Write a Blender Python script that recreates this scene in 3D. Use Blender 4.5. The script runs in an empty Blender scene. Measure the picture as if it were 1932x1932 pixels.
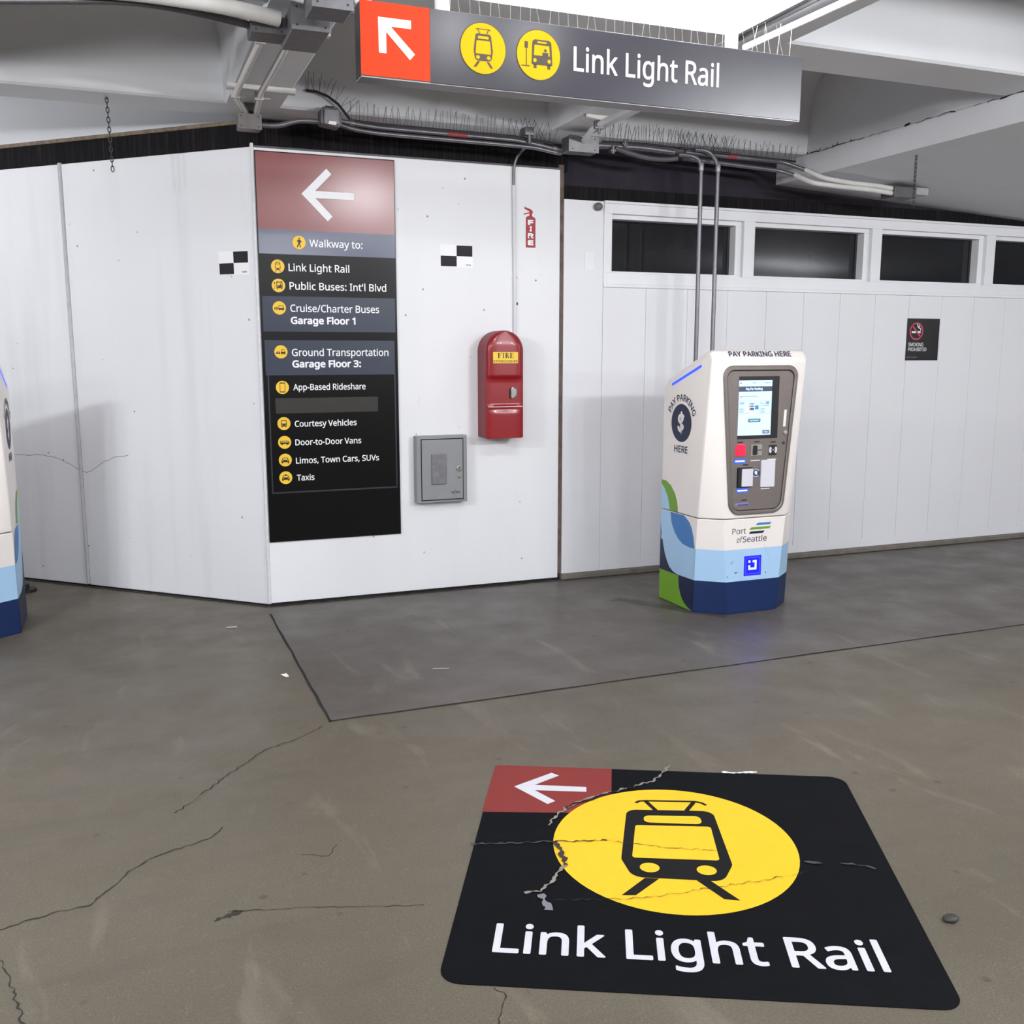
import bpy, bmesh, math, random, os
from math import sin, cos, pi, radians, sqrt, atan2
from mathutils import Vector, Matrix
from mathutils.geometry import tessellate_polygon

random.seed(7)
SC = bpy.context.scene
COL = SC.collection

# ------------------------------------------------------------------ camera, world, lamps, exposure
cam_d = bpy.data.cameras.new('camera')
cam = bpy.data.objects.new('camera', cam_d)
COL.objects.link(cam)
SC.camera = cam
cam_d.sensor_width = 36.0
cam_d.lens = 1850.0 / 1932.0 * 36.0
cam_d.clip_start = 0.05
_f = Vector((0.36238627, 0.91835461, -0.15906287)).normalized()
_r = Vector((0.930171346, -0.367125419, -0.000440062)).normalized()
_u = _r.cross(_f).normalized()
cam.matrix_world = Matrix(((_r.x, _u.x, -_f.x, 0), (_r.y, _u.y, -_f.y, 0), (_r.z, _u.z, -_f.z, 1.6), (0, 0, 0, 1)))

world = bpy.data.worlds.new('garage_world')
SC.world = world
world.use_nodes = True
world.node_tree.nodes['Background'].inputs[0].default_value = (0.93, 0.96, 1.0, 1)
world.node_tree.nodes['Background'].inputs[1].default_value = 0.19

SC.view_settings.view_transform = 'Standard'
SC.view_settings.look = 'None'
SC.view_settings.gamma = 1.0
SC.view_settings.use_curve_mapping = False
SC.view_settings.exposure = -0.1


def strip_or_fill_lamp(x, y, z, power, length=1.1, along='x', col=(0.965, 0.98, 1.0)):
    """one fluorescent strip hung between the beams, or the added fill: light leaves it all round"""
    for k in (-1, 0, 1):
        d = bpy.data.lights.new('strip_or_fill_source', 'POINT')
        d.energy = power / 3
        d.shadow_soft_size = 0.07
        d.color = col
        o = bpy.data.objects.new('strip_or_fill_source', d)
        o.location = (x + (k * length / 3 if along == 'x' else 0), y + (k * length / 3 if along == 'y' else 0), z)
        COL.objects.link(o)


# garage strip lights and one added fill, all outside the frame
LAMPS = [
    (2.10, 3.60, 3.05, 66), (4.35, 0.7, 2.76, 370), (-2.6, 2.7, 2.76, 340), (-0.6, 0.2, 2.78, 150),
    (7.6, 2.6, 2.33, 120), (2.2, -2.8, 2.8, 220), (6.4, -2.2, 2.5, 180), (-4.8, -1.4, 2.8, 200),
    (1.40, 2.35, 2.96, 20), (-3.0, 7.2, 2.74, 85),  # the last is added to brighten the fascia above the left wall
]
for lx, ly, lz, lp in LAMPS:
    strip_or_fill_lamp(lx, ly, lz, lp, 0.5 if lp == 66 else 1.1)

# ------------------------------------------------------------------ materials
def lin(h):
    h = h.lstrip('#')
    out = []
    for i in (0, 2, 4):
        c = int(h[i:i + 2], 16) / 255
        out.append(c / 12.92 if c <= 0.04045 else ((c + 0.055) / 1.055) ** 2.4)
    return out


MATS = {}


def mat(name, hexc, rough=0.6, metal=0.0, var=0.06, scale=6.0, bump=0.0, bscale=60.0, emit=0.0, spec=0.5, coat=0.0):
    if name in MATS:
        return MATS[name]
    m = bpy.data.materials.new(name)
    m.use_nodes = True
    nt = m.node_tree
    b = nt.nodes['Principled BSDF']
    c = lin(hexc)
    b.inputs['Roughness'].default_value = rough
    b.inputs['Metallic'].default_value = metal
    b.inputs['Specular IOR Level'].default_value = spec
    b.inputs['Coat Weight'].default_value = coat
    tc = nt.nodes.new('ShaderNodeTexCoord')
    nz = nt.nodes.new('ShaderNodeTexNoise')
    nz.inputs['Scale'].default_value = scale
    nz.inputs['Detail'].default_value = 6
    nt.links.new(tc.outputs['Object'], nz.inputs['Vector'])
    mx = nt.nodes.new('ShaderNodeMix')
    mx.data_type = 'RGBA'
    mx.inputs[6].default_value = (*[max(0, x * (1 - var * 1.6)) for x in c], 1)
    mx.inputs[7].default_value = (*[min(1, x * (1 + var * 1.6)) for x in c], 1)
    nt.links.new(nz.outputs['Fac'], mx.inputs[0])
    nt.links.new(mx.outputs[2], b.inputs['Base Color'])
    if bump:
        n2 = nt.nodes.new('ShaderNodeTexNoise')
        n2.inputs['Scale'].default_value = bscale
        n2.inputs['Detail'].default_value = 4
        nt.links.new(tc.outputs['Object'], n2.inputs['Vector'])
        bp = nt.nodes.new('ShaderNodeBump')
        bp.inputs['Strength'].default_value = bump
        bp.inputs['Distance'].default_value = 0.01
        nt.links.new(n2.outputs['Fac'], bp.inputs['Height'])
        nt.links.new(bp.outputs['Normal'], b.inputs['Normal'])
    if emit:
        b.inputs['Emission Color'].default_value = (*c, 1)
        b.inputs['Emission Strength'].default_value = emit
    m['base'] = 1
    MATS[name] = m
    return m


class NB:
    """small node-building helper"""
    def __init__(s, name):
        s.m = bpy.data.materials.new(name)
        s.m.use_nodes = True
        s.nt = s.m.node_tree
        s.b = s.nt.nodes['Principled BSDF']
        s.tc = s.nt.nodes.new('ShaderNodeTexCoord')
        MATS[name] = s.m

    def link(s, a, b):
        s.nt.links.new(a, b)

    def noise(s, scale, detail=4, vec=None, dist=0.0, rough=0.55):
        n = s.nt.nodes.new('ShaderNodeTexNoise')
        n.inputs['Scale'].default_value = scale
        n.inputs['Detail'].default_value = detail
        n.inputs['Roughness'].default_value = rough
        n.inputs['Distortion'].default_value = dist
        s.link(vec or s.tc.outputs['Object'], n.inputs['Vector'])
        return n.outputs['Fac']

    def voro(s, scale, vec=None, feature='F1', out='Distance'):
        n = s.nt.nodes.new('ShaderNodeTexVoronoi')
        n.feature = feature
        n.inputs['Scale'].default_value = scale
        s.link(vec or s.tc.outputs['Object'], n.inputs['Vector'])
        return n.outputs[out]

    def mapping(s, scale):
        n = s.nt.nodes.new('ShaderNodeMapping')
        n.inputs['Scale'].default_value = scale
        s.link(s.tc.outputs['Object'], n.inputs['Vector'])
        return n.outputs[0]

    def ramp(s, fac, stops):
        n = s.nt.nodes.new('ShaderNodeValToRGB')
        e = n.color_ramp.elements
        while len(e) < len(stops):
            e.new(0.5)
        for el, (p, c) in zip(e, stops):
            el.position = p
            el.color = (*c, 1) if len(c) == 3 else c
        s.link(fac, n.inputs[0])
        return n.outputs[0]

    def mix(s, fac, a, b, mode='MIX'):
        n = s.nt.nodes.new('ShaderNodeMix')
        n.data_type = 'RGBA'
        n.blend_type = mode
        for sock, v in ((n.inputs[0], fac), (n.inputs[6], a), (n.inputs[7], b)):
            if hasattr(v, 'links'):
                s.link(v, sock)
            elif isinstance(v, (int, float)):
                sock.default_value = v
            else:
                sock.default_value = (*v, 1)
        return n.outputs[2]

    def math(s, op, a, b=0.0, clamp=False):
        n = s.nt.nodes.new('ShaderNodeMath')
        n.operation = op
        n.use_clamp = clamp
        for sock, v in ((n.inputs[0], a), (n.inputs[1], b)):
            if hasattr(v, 'links'):
                s.link(v, sock)
            else:
                sock.default_value = v
        return n.outputs[0]

    def xyz(s):
        n = s.nt.nodes.new('ShaderNodeSeparateXYZ')
        s.link(s.tc.outputs['Object'], n.inputs[0])
        return n.outputs

    def bump(s, h, strength, dist=0.01):
        n = s.nt.nodes.new('ShaderNodeBump')
        n.inputs['Strength'].default_value = strength
        n.inputs['Distance'].default_value = dist
        s.link(h, n.inputs['Height'])
        s.link(n.outputs[0], s.b.inputs['Normal'])


def wall_paint(name, base, streak=0.10, rough=0.55, specks=True):
    n = NB(name)
    c = lin(base)
    big = n.noise(1.3, 3)
    st = n.noise(1.0, 5, n.mapping((5.0, 5.0, 0.35)))
    col = n.mix(n.ramp(big, [(0.3, (0, 0, 0)), (0.75, (1, 1, 1))]), [x * 0.96 for x in c], c)
    col = n.mix(n.math('MULTIPLY', n.ramp(st, [(0.52, (0, 0, 0)), (0.75, (1, 1, 1))]), streak * 2), col, [x * 0.72 for x in c])
    if specks:
        v = n.voro(9.0)
        sel = n.noise(3.1, 2)
        k = n.math('MULTIPLY', n.ramp(v, [(0.045, (1, 1, 1)), (0.075, (0, 0, 0))]), n.ramp(sel, [(0.50, (0, 0, 0)), (0.56, (1, 1, 1))]))
        col = n.mix(n.math('MULTIPLY', k, 0.75), col, (0.05, 0.045, 0.045))
        v2 = n.voro(3.3)
        k2 = n.ramp(v2, [(0.018, (1, 1, 1)), (0.028, (0, 0, 0))])
        col = n.mix(n.math('MULTIPLY', k2, 0.9), col, (0.03, 0.03, 0.03))
    n.link(col, n.b.inputs['Base Color'])
    n.b.inputs['Roughness'].default_value = rough
    n.bump(n.noise(45, 4), 0.12, 0.004)
    return n.m


M_WALLA = wall_paint('painted_concrete_front', '#E9E9EC', 0.04)
M_WALLB = wall_paint('painted_concrete_left', '#E6E6EA', 0.16)
M_PLANK = wall_paint('painted_planks', '#E4E4E8', 0.03, specks=False)
M_TRIM = mat('white_trim_paint', '#E6E6EA', 0.45, var=0.02)
M_CEIL = wall_paint('painted_concrete_ceiling', '#DADBDF', 0.06, 0.7, specks=False)


def floor_material():
    # two pours of worn concrete with drips, scuffs and fine aggregate
    n = NB('worn_concrete_floor')
    x, y, z = n.xyz()
    # slab poured between the wall and the joints has a darker, purplish tone
    nzj = n.math('MULTIPLY', n.math('SUBTRACT', n.noise(0.9, 3), 0.5), 0.0)
    bay = n.math('MULTIPLY', n.math('GREATER_THAN', x, 0.768), n.math('GREATER_THAN', y, 4.145))
    wallb = n.ramp(n.noise(0.8, 4), [(0.3, (0, 0, 0)), (0.7, (1, 1, 1))])
    front = n.mix(n.noise(1.6, 6), lin('#585145'), lin('#6C6455'))
    front = n.mix(n.math('MULTIPLY', wallb, 0.55), front, lin('#4A443A'))
    back = n.mix(n.noise(2.2, 6), lin('#4A443F'), lin('#67605A'))
    col = n.mix(bay, front, back)
    fine = n.noise(150, 5, rough=0.8)
    col = n.mix(n.ramp(fine, [(0.38, (1, 1, 1)), (0.56, (0, 0, 0))]), col, n.mix(0.42, col, (0.02, 0.019, 0.017)))
    # speckle aggregate
    v = n.voro(120)
    sp = n.math('MULTIPLY', n.ramp(v, [(0.12, (1, 1, 1)), (0.25, (0, 0, 0))]), n.ramp(n.noise(25, 3), [(0.5, (0, 0, 0)), (0.62, (1, 1, 1))]))
    col = n.mix(n.math('MULTIPLY', sp, 0.35), col, lin('#A59F90'))
    # dark drips and gum spots
    v2 = n.voro(7.0)
    k2 = n.math('MULTIPLY', n.ramp(v2, [(0.06, (1, 1, 1)), (0.11, (0, 0, 0))]), n.ramp(n.noise(2.0, 2), [(0.44, (0, 0, 0)), (0.56, (1, 1, 1))]))
    col = n.mix(n.math('MULTIPLY', k2, 0.6), col, (0.03, 0.028, 0.026))
    # long scuffs
    sc = n.noise(1.0, 6, n.mapping((1.2, 6.0, 1.0)), 0.6)
    col = n.mix(n.math('MULTIPLY', n.ramp(sc, [(0.56, (0, 0, 0)), (0.72, (1, 1, 1))]), 0.45), col, lin('#4A453F'))
    sc2 = n.noise(1.4, 6, n.mapping((4.0, 1.0, 1.0)), 0.8)
    col = n.mix(n.math('MULTIPLY', n.ramp(sc2, [(0.6, (0, 0, 0)), (0.78, (1, 1, 1))]), 0.3), col, lin('#9A9384'))
    n.link(col, n.b.inputs['Base Color'])
    r = n.ramp(n.noise(3.0, 4), [(0.3, (0.36, 0.36, 0.36)), (0.8, (0.62, 0.62, 0.62))])
    n.link(r, n.b.inputs['Roughness'])
    n.b.inputs['Specular IOR Level'].default_value = 0.42
    n.bump(n.noise(160, 5, rough=0.7), 0.10, 0.002)
    return n.m


M_FLOOR = floor_material()


def ribbed_dark():
    n = NB('dark_ribbed_band')
    nz = n.noise(1.0, 3, n.mapping((60.0, 60.0, 2.5)))
    col = n.ramp(nz, [(0.45, (0.006, 0.005, 0.006)), (0.66, (0.014, 0.012, 0.014)), (0.80, (0.05, 0.046, 0.048))])
    n.link(col, n.b.inputs['Base Color'])
    n.b.inputs['Roughness'].default_value = 0.85
    n.b.inputs['Specular IOR Level'].default_value = 0.2
    n.bump(nz, 0.6, 0.02)
    return n.m


M_BAND = ribbed_dark()
M_BAND2 = mat('dark_purple_band', '#2C2630', 0.8, var=0.25, scale=9, spec=0.25)
M_KERB = mat('kerb_concrete', '#6E6860', 0.85, var=0.25, scale=14, bump=0.3)
M_GAP = mat('dark_joint', '#14120F', 0.9, var=0.3)
M_CRACK = mat('floor_crack_dark', '#2A2621', 0.95, var=0.3)
M_CRACKL = mat('exposed_concrete', '#7C786E', 0.9, var=0.25, scale=40)
M_WOOD = mat('weathered_wood', '#6B5D55', 0.85, var=0.45, scale=18, bump=0.4)
M_RUST = mat('rusty_angle', '#7A6B5B', 0.8, var=0.5, scale=30)
M_GALV = mat('galvanised_steel', '#79787B', 0.42, 0.75, var=0.16, scale=25)
M_GALVD = mat('dull_galvanised_steel', '#5E5C5E', 0.5, 0.6, var=0.2, scale=25)
M_COND = mat('grey_conduit', '#77747A', 0.4, 0.7, var=0.15, scale=20)
M_CONDW = mat('painted_conduit', '#C9C7C4', 0.5, var=0.08, scale=20)
M_CHAIN = mat('rusty_chain', '#4C4745', 0.6, 0.5, var=0.3, scale=60)
M_SPIKE = mat('spike_steel', '#9A9690', 0.35, 0.7, var=0.1)
M_SPIKED = mat('spike_black', '#2B272A', 0.6, 0.3, var=0.1)
M_REDTAPE = mat('red_tape', '#8E3A40', 0.6, var=0.2, scale=40)
M_BLACK = mat('black_plastic', '#121113', 0.5, var=0.1)
M_DIM = mat('window_interior', '#17171A', 0.95, var=0.3)
M_GLASS = mat('dark_window_glass', '#1D1E22', 0.08, var=0.25, spec=0.5)
M_WHITE = mat('white_vinyl', '#F2F2F4', 0.5, var=0.01)
M_PAPER = mat('white_paper', '#E8E6E0', 0.8, var=0.05, scale=40)


# ------------------------------------------------------------------ object helpers
def tag(o, label=None, cat=None, group=None, kind=None):
    if label: o['label'] = label
    if cat: o['category'] = cat
    if group: o['group'] = group
    if kind: o['kind'] = kind
    return o


def thing(name, label, cat, loc=(0, 0, 0), rz=0.0, group=None, kind=None):
    o = bpy.data.objects.new(name, None)
    o.location = loc
    o.rotation_euler = (0, 0, rz)
    o.empty_display_size = 0.1
    COL.objects.link(o)
    return tag(o, label, cat, group, kind)


def obj(name, bm, m, parent=None, smooth=None, bevel=0.0, seg=2, loc=None, rz=0.0):
    bmesh.ops.recalc_face_normals(bm, faces=bm.faces)
    me = bpy.data.meshes.new(name)
    bm.to_mesh(me)
    bm.free()
    for x in (m if isinstance(m, (list, tuple)) else [m]):
        me.materials.append(x)
    o = bpy.data.objects.new(name, me)
    COL.objects.link(o)
    if parent: o.parent = parent
    if loc: o.location = loc
    if rz: o.rotation_euler = (0, 0, rz)
    if smooth is not None:
        for p in me.polygons: p.use_smooth = True
        try:
            me.set_sharp_from_angle(angle=radians(smooth))
        except Exception:
            pass
    if bevel:
        md = o.modifiers.new('bevel', 'BEVEL')
        md.width = bevel
        md.segments = seg
        md.limit_method = 'ANGLE'
        md.angle_limit = radians(25)
    return o


def NBM():
    return bmesh.new()


def box(bm, x0, x1, y0, y1, z0, z1, mi=0):
    vs = [bm.verts.new(p) for p in ((x0, y0, z0), (x1, y0, z0), (x1, y1, z0), (x0, y1, z0), (x0, y0, z1), (x1, y0, z1), (x1, y1, z1), (x0, y1, z1))]
    for f in ((0, 1, 5, 4), (1, 2, 6, 5), (2, 3, 7, 6), (3, 0, 4, 7), (4, 5, 6, 7), (3, 2, 1, 0)):
        fc = bm.faces.new([vs[i] for i in f])
        fc.material_index = mi
    return vs


def bx(x0, x1, y0, y1, z0, z1):
    bm = NBM()
    box(bm, x0, x1, y0, y1, z0, z1)
    return bm


def prism(bm, loop, fn, d0, d1, mi=0):
    """extrude the 2D loop from depth d0 to d1; fn(a, b, d) -> point"""
    lo = [bm.verts.new(fn(a, b, d0)) for a, b in loop]
    hi = [bm.verts.new(fn(a, b, d1)) for a, b in loop]
    n = len(loop)
    fs = [bm.faces.new(lo), bm.faces.new(hi[::-1])]
    for i in range(n):
        fs.append(bm.faces.new((lo[i], hi[i], hi[(i + 1) % n], lo[(i + 1) % n])))
    for f in fs: f.material_index = mi


def ring_prism(bm, outer, inner, fn, d0, d1):
    n = len(outer)
    rows = []
    for lp, d in ((outer, d0), (outer, d1), (inner, d1), (inner, d0)):
        rows.append([bm.verts.new(fn(a, b, d)) for a, b in lp])
    for k in range(4):
        A, B = rows[k], rows[(k + 1) % 4]
        for i in range(n):
            bm.faces.new((A[i], A[(i + 1) % n], B[(i + 1) % n], B[i]))


def tube(bm, pts, r, seg=10, bend=0.0, cap=True):
    P = [Vector(p) for p in pts]
    if bend and len(P) > 2:
        out = [P[0]]
        for i in range(1, len(P) - 1):
            a, b, c = P[i - 1], P[i], P[i + 1]
            d1 = min(bend, (a - b).length * 0.48)
            d2 = min(bend, (c - b).length * 0.48)
            s, e = b + (a - b).normalized() * d1, b + (c - b).normalized() * d2
            for k in range(7):
                t = k / 6
                out.append(s * (1 - t) ** 2 + b * 2 * t * (1 - t) + e * t * t)
        out.append(P[-1])
        P = out
    rings = []
    t0 = (P[1] - P[0]).normalized()
    n = t0.orthogonal().normalized()
    for i, p in enumerate(P):
        if i == 0: t = (P[1] - P[0])
        elif i == len(P) - 1: t = (P[-1] - P[-2])
        else: t = (P[i + 1] - P[i - 1])
        t.normalize()
        n = (n - t * n.dot(t)).normalized()
        b = t.cross(n)
        rings.append([bm.verts.new(p + (n * cos(2 * pi * k / seg) + b * sin(2 * pi * k / seg)) * r) for k in range(seg)])
    for A, B in zip(rings, rings[1:]):
        for k in range(seg):
            bm.faces.new((A[k], A[(k + 1) % seg], B[(k + 1) % seg], B[k]))
    if cap:
        bm.faces.new(rings[0][::-1])
        bm.faces.new(rings[-1])


def disc_loop(cx, cy, rx, ry=None, n=40, a0=0.0, a1=2 * pi):
    ry = rx if ry is None else ry
    full = abs(a1 - a0 - 2 * pi) < 1e-6
    return [(cx + rx * cos(a0 + (a1 - a0) * k / (n if full else n - 1)), cy + ry * sin(a0 + (a1 - a0) * k / (n if full else n - 1))) for k in range(n)]


def round_poly(pts, rads, n=8):
    out = []
    N = len(pts)
    if isinstance(rads, (int, float)): rads = [rads] * N
    for i in range(N):
        a, b, c = Vector(pts[i - 1]), Vector(pts[i]), Vector(pts[(i + 1) % N])
        r = rads[i]
        if r <= 0:
            out.append(tuple(b)); continue
        u, v = (a - b).normalized(), (c - b).normalized()
        ang = u.angle(v)
        d = r / math.tan(ang / 2)
        cen = b + (u + v).normalized() * (r / sin(ang / 2))
        s, e = b + u * d, b + v * d
        a0, a1 = atan2(s.y - cen.y, s.x - cen.x), atan2(e.y - cen.y, e.x - cen.x)
        da = (a1 - a0 + pi) % (2 * pi) - pi
        for k in range(n + 1):
            t = a0 + da * k / n
            out.append((cen.x + r * cos(t), cen.y + r * sin(t)))
    return out


def rrect(x0, x1, y0, y1, r, n=6):
    return round_poly([(x0, y0), (x1, y0), (x1, y1), (x0, y1)], r, n)


def rect(x0, x1, y0, y1):
    return [(x0, y0), (x1, y0), (x1, y1), (x0, y1)]


def stroke(pts, w):
    """outline of an open polyline with width w"""
    L, R = [], []
    P = [Vector(p) for p in pts]
    for i, p in enumerate(P):
        if i == 0: t = P[1] - P[0]
        elif i == len(P) - 1: t = P[-1] - P[-2]
        else: t = (P[i + 1] - P[i]).normalized() + (P[i] - P[i - 1]).normalized()
        t.normalize()
        nrm = Vector((-t.y, t.x)) * w / 2
        if 0 < i < len(P) - 1:
            c = nrm.normalized().dot(Vector((-(P[i + 1] - P[i]).y, (P[i + 1] - P[i]).x)).normalized())
            nrm = nrm / max(c, 0.4)
        L.append(tuple(p + nrm)); R.append(tuple(p - nrm))
    return L + R[::-1]


# fonts shipped inside Blender itself (the humanist sans is close to the signs' lettering)
def _font(fn):
    try:
        d = bpy.utils.system_resource('DATAFILES', path='fonts')
        return bpy.data.fonts.load(os.path.join(d, fn))
    except Exception:
        return None


FSANS = _font('NotoSansMath-Regular.woff2')
FINTER = _font('Inter.woff2')
_caps = {}


def glyphs(body, font=FSANS, bold=0.0, spacing=1.0):
    c = bpy.data.curves.new('t', 'FONT')
    if font: c.font = font
    c.body = body
    c.size = 1.0
    c.space_character = spacing
    c.resolution_u = 4
    c.fill_mode = 'BOTH'
    o = bpy.data.objects.new('t', c)
    COL.objects.link(o)
    dg = bpy.context.evaluated_depsgraph_get()
    me = bpy.data.meshes.new_from_object(o.evaluated_get(dg))
    vs = [(v.co.x, v.co.y) for v in me.vertices]
    fs = [tuple(p.vertices) for p in me.polygons]
    bpy.data.objects.remove(o)
    bpy.data.curves.remove(c)
    bpy.data.meshes.remove(me)
    if bold:
        v0, f0, vs, fs = vs, fs, [], []
        r = abs(bold) * 0.8
        for k in range(9):
            ox, oy = (0, 0) if k == 8 else (r * cos(k * pi / 4), r * sin(k * pi / 4))
            o = len(vs)
            vs += [(a + ox, b + oy, k) for a, b in v0]
            fs += [tuple(i + o for i in f) for f in f0]
    return vs, fs


def cap_h(font, bold):
    k = (font.name if font else '', bold)
    if k not in _caps:
        vs, _ = glyphs('H', font, bold)
        ys = [v[1] for v in vs]
        _caps[k] = (min(ys), max(ys))
    return _caps[k]


class Flat:
    """printed artwork: coloured 2D shapes in thin layers, built as one mesh"""
    def __init__(s):
        s.items = []

    def shape(s, loops, m, h=0.0):
        if loops and not isinstance(loops[0][0], (tuple, list)): loops = [loops]
        tris = tessellate_polygon([[Vector((a, b, 0)) for a, b in lp] for lp in loops])
        flat = [p for lp in loops for p in lp]
        s.items.append((flat, [tuple(t) for t in tris], m, h))
        return s

    def text(s, body, x, y, cap, m, h=0.0, width=None, font=FSANS, bold=0.0, align='L', shear=0.0, spacing=1.0, fn=None):
        vs, fs = glyphs(body, font, bold, spacing)
        lo, hi = cap_h(font, bold)
        k = cap / (hi - lo)
        xs = [v[0] for v in vs]
        x0, x1 = min(xs), max(xs)
        kx = k if width is None else width / (x1 - x0)
        w = (x1 - x0) * kx
        ox = x - (0 if align == 'L' else w / 2 if align == 'C' else w)
        out = []
        for v in vs:
            a, b = v[0], v[1]
            yy = (b - lo) * k
            p = (ox + (a - x0) * kx + yy * shear, y + yy)
            p = tuple(fn(*p) if fn else p)
            out.append(p + (v[2] * 0.05,) if len(v) > 2 else p)      # each print pass lies a hair above the last
        s.items.append((out, fs, m, h))
        return s

    def build(s, name, fn, parent, step=0.0006, base=0.0008):
        mats, V, F, MI = [], [], [], []
        for vs, fs, m, h in s.items:
            if m not in mats: mats.append(m)
            o = len(V)
            V += [fn(v[0], v[1], base + step * (h + (v[2] if len(v) > 2 else 0))) for v in vs]
            for f in fs:
                F.append([o + i for i in f]); MI.append(mats.index(m))
        me = bpy.data.meshes.new(name)
        me.from_pydata(V, [], F)
        for m in mats: me.materials.append(m)
        for p, mi in zip(me.polygons, MI): p.material_index = mi
        me.update()
        o = bpy.data.objects.new(name, me)
        COL.objects.link(o)
        if parent: o.parent = parent
        return o


def front(y=0.0):          # faces -Y, x to the right, z up
    return lambda a, b, d: (a, y - d, b)


def ground(z=0.0):         # lies on the floor
    return lambda a, b, d: (a, b, z + d)


# ------------------------------------------------------------------ pictograms in a unit circle
def pict(F, kind, cx, cy, r, my, mk, h=1, disc=True, n=48):
    def T(lp): return [(cx + a * r, cy + b * r) for a, b in lp]
    if disc:
        F.shape(disc_loop(cx, cy, r * 1.035, n=n), mk, h)
        F.shape(disc_loop(cx, cy, r, n=n), my, h + 1)
    K = lambda lp: F.shape(T(lp), mk, h + 2)
    Y = lambda lp: F.shape(T(lp), my, h + 3)
    if kind == 'tram':
        body = round_poly([(-.34, .57), (.34, .57), (.43, -.10), (.36, -.50), (-.36, -.50), (-.43, -.10)], [.10, .10, .12, .18, .18, .12])
        K(body)
        Y(rrect(-.24, .24, .37, .48, .05)); 
        Y(round_poly([(-.30, .30), (.30, .30), (.345, -.22), (-.345, -.22)], .05))
        Y(disc_loop(-.24, -.36, .085, .075, 20)); Y(disc_loop(.24, -.36, .085, .075, 20))
        K([(-.26, -.52), (-.14, -.52), (-.32, -.76), (-.44, -.76)])
        K([(.26, -.52), (.14, -.52), (.32, -.76), (.44, -.76)])
        K(stroke([(-.33, .72), (-.26, .755), (.26, .755), (.33, .72)], .035))
        K(stroke([(-.24, .745), (-.15, .57)], .04)); K(stroke([(.24, .745), (.15, .57)], .04))
    elif kind == 'busstop':
        K(round_poly([(-.30, .62), (.58, .62), (.64, -.40), (-.34, -.40)], [.16, .16, .06, .06]))
        K(rect(-.24, -.10, -.54, -.38)); K(rect(.40, .54, -.54, -.38))
        Y(round_poly([(-.20, .40), (.48, .40), (.51, -.02), (-.23, -.02)], .04)); Y(rrect(-.08, .36, .48, .55, .03))
        K(disc_loop(.30, .20, .07, n=12)); K(rect(.16, .44, -.03, .11))
        for q in (.20, .06): F.shape(T(disc_loop(.30, q, .07, n=12) if q > .1 else rect(.16, .44, -.03, .12)), mk, h + 4)
        Y(disc_loop(-.18, -.22, .08, n=16)); Y(disc_loop(.48, -.22, .08, n=16))
        K(rect(-.66, -.50, .24, .50)); K(rect(-.60, -.555, -.46, .26)); K(rect(-.80, -.42, -.50, -.45))
    elif kind == 'walk':
        K(disc_loop(.06, .62, .11, n=16))
        K([(-.10, .46), (.16, .46), (.22, .0), (.12, -.2), (.30, -.72), (.16, -.76), (.0, -.26), (-.22, -.74), (-.36, -.68), (-.12, -.10), (-.10, .2), (-.24, .04), (-.34, .12)])
        K([(.16, .44), (.24, .30), (.48, .10), (.42, .0), (.14, .18)])
    elif kind == 'bus':
        K(round_poly([(-.42, .52), (.42, .52), (.42, -.42), (-.42, -.42)], [.12, .12, .05, .05]))
        K(rect(-.34, -.18, -.58, -.4)); K(rect(.18, .34, -.58, -.4))
        Y(rrect(-.32, .32, .0, .40, .05)); Y(disc_loop(-.26, -.24, .07, n=14)); Y(disc_loop(.26, -.24, .07, n=14))
    elif kind == 'van':
        K(round_poly([(-.68, .24), (.55, .24), (.72, -.02), (.72, -.26), (-.68, -.26)], [.06, .1, .05, .05, .05]))
        for a in (-.58, -.28, .02): Y(rect(a, a + .24, -.02, .16))
        Y([(.32, .16), (.48, .16), (.60, -.02), (.32, -.02)])
        K(disc_loop(-.40, -.28, .13, n=16)); K(disc_loop(.42, -.28, .13, n=16))
    elif kind in ('car', 'taxi'):
        K(round_poly([(-.36, .38), (.36, .38), (.50, .02), (.60, -.08), (.60, -.34), (-.60, -.34), (-.60, -.08), (-.50, .02)], [.1, .1, .05, .06, .04, .04, .06, .05]))
        Y(round_poly([(-.28, .29), (.28, .29), (.37, .04), (-.37, .04)], .03))
        Y(disc_loop(-.40, -.12, .08, n=14)); Y(disc_loop(.40, -.12, .08, n=14))
        K(rect(-.56, -.36, -.50, -.3)); K(rect(.36, .56, -.50, -.3))
        if kind == 'taxi': K(rrect(-.16, .16, .36, .52, .04))
    elif kind == 'phone':
        K(rrect(-.42, .42, -.76, .76, .10)); Y(rect(-.34, .34, -.62, .58))
        K(round_poly([(-.14, .40), (.14, .40), (.24, .18), (.24, .06), (-.24, .06), (-.24, .18)], .03))
        K(disc_loop(0, -.24, .14, n=18)); K([(-.12, -.30), (.12, -.30), (0, -.52)]); F.shape(T(disc_loop(0, -.24, .06, n=12)), my, h + 4)
    elif kind == 'people_bus':
        for a in (-.66, -.46, -.26):
            K(disc_loop(a, .10, .055, n=10)); K(rect(a - .07, a + .07, -.14, .05)); K(rect(a - .045, a + .045, -.34, -.12))
        K(round_poly([(-.12, .36), (.58, .36), (.72, -.10), (.72, -.28), (-.12, -.28)], [.06, .06, .04, .03, .03]))
        Y(round_poly([(-.04, .27), (.52, .27), (.60, -.02), (-.04, -.02)], .03)); K(disc_loop(.04, -.30, .08, n=12)); K(disc_loop(.52, -.30, .08, n=12))
    elif kind == 'car_bus':
        K(round_poly([(-.54, .06), (-.26, .06), (-.10, -.12), (-.10, -.28), (-.74, -.28), (-.74, -.12)], .04))
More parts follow.
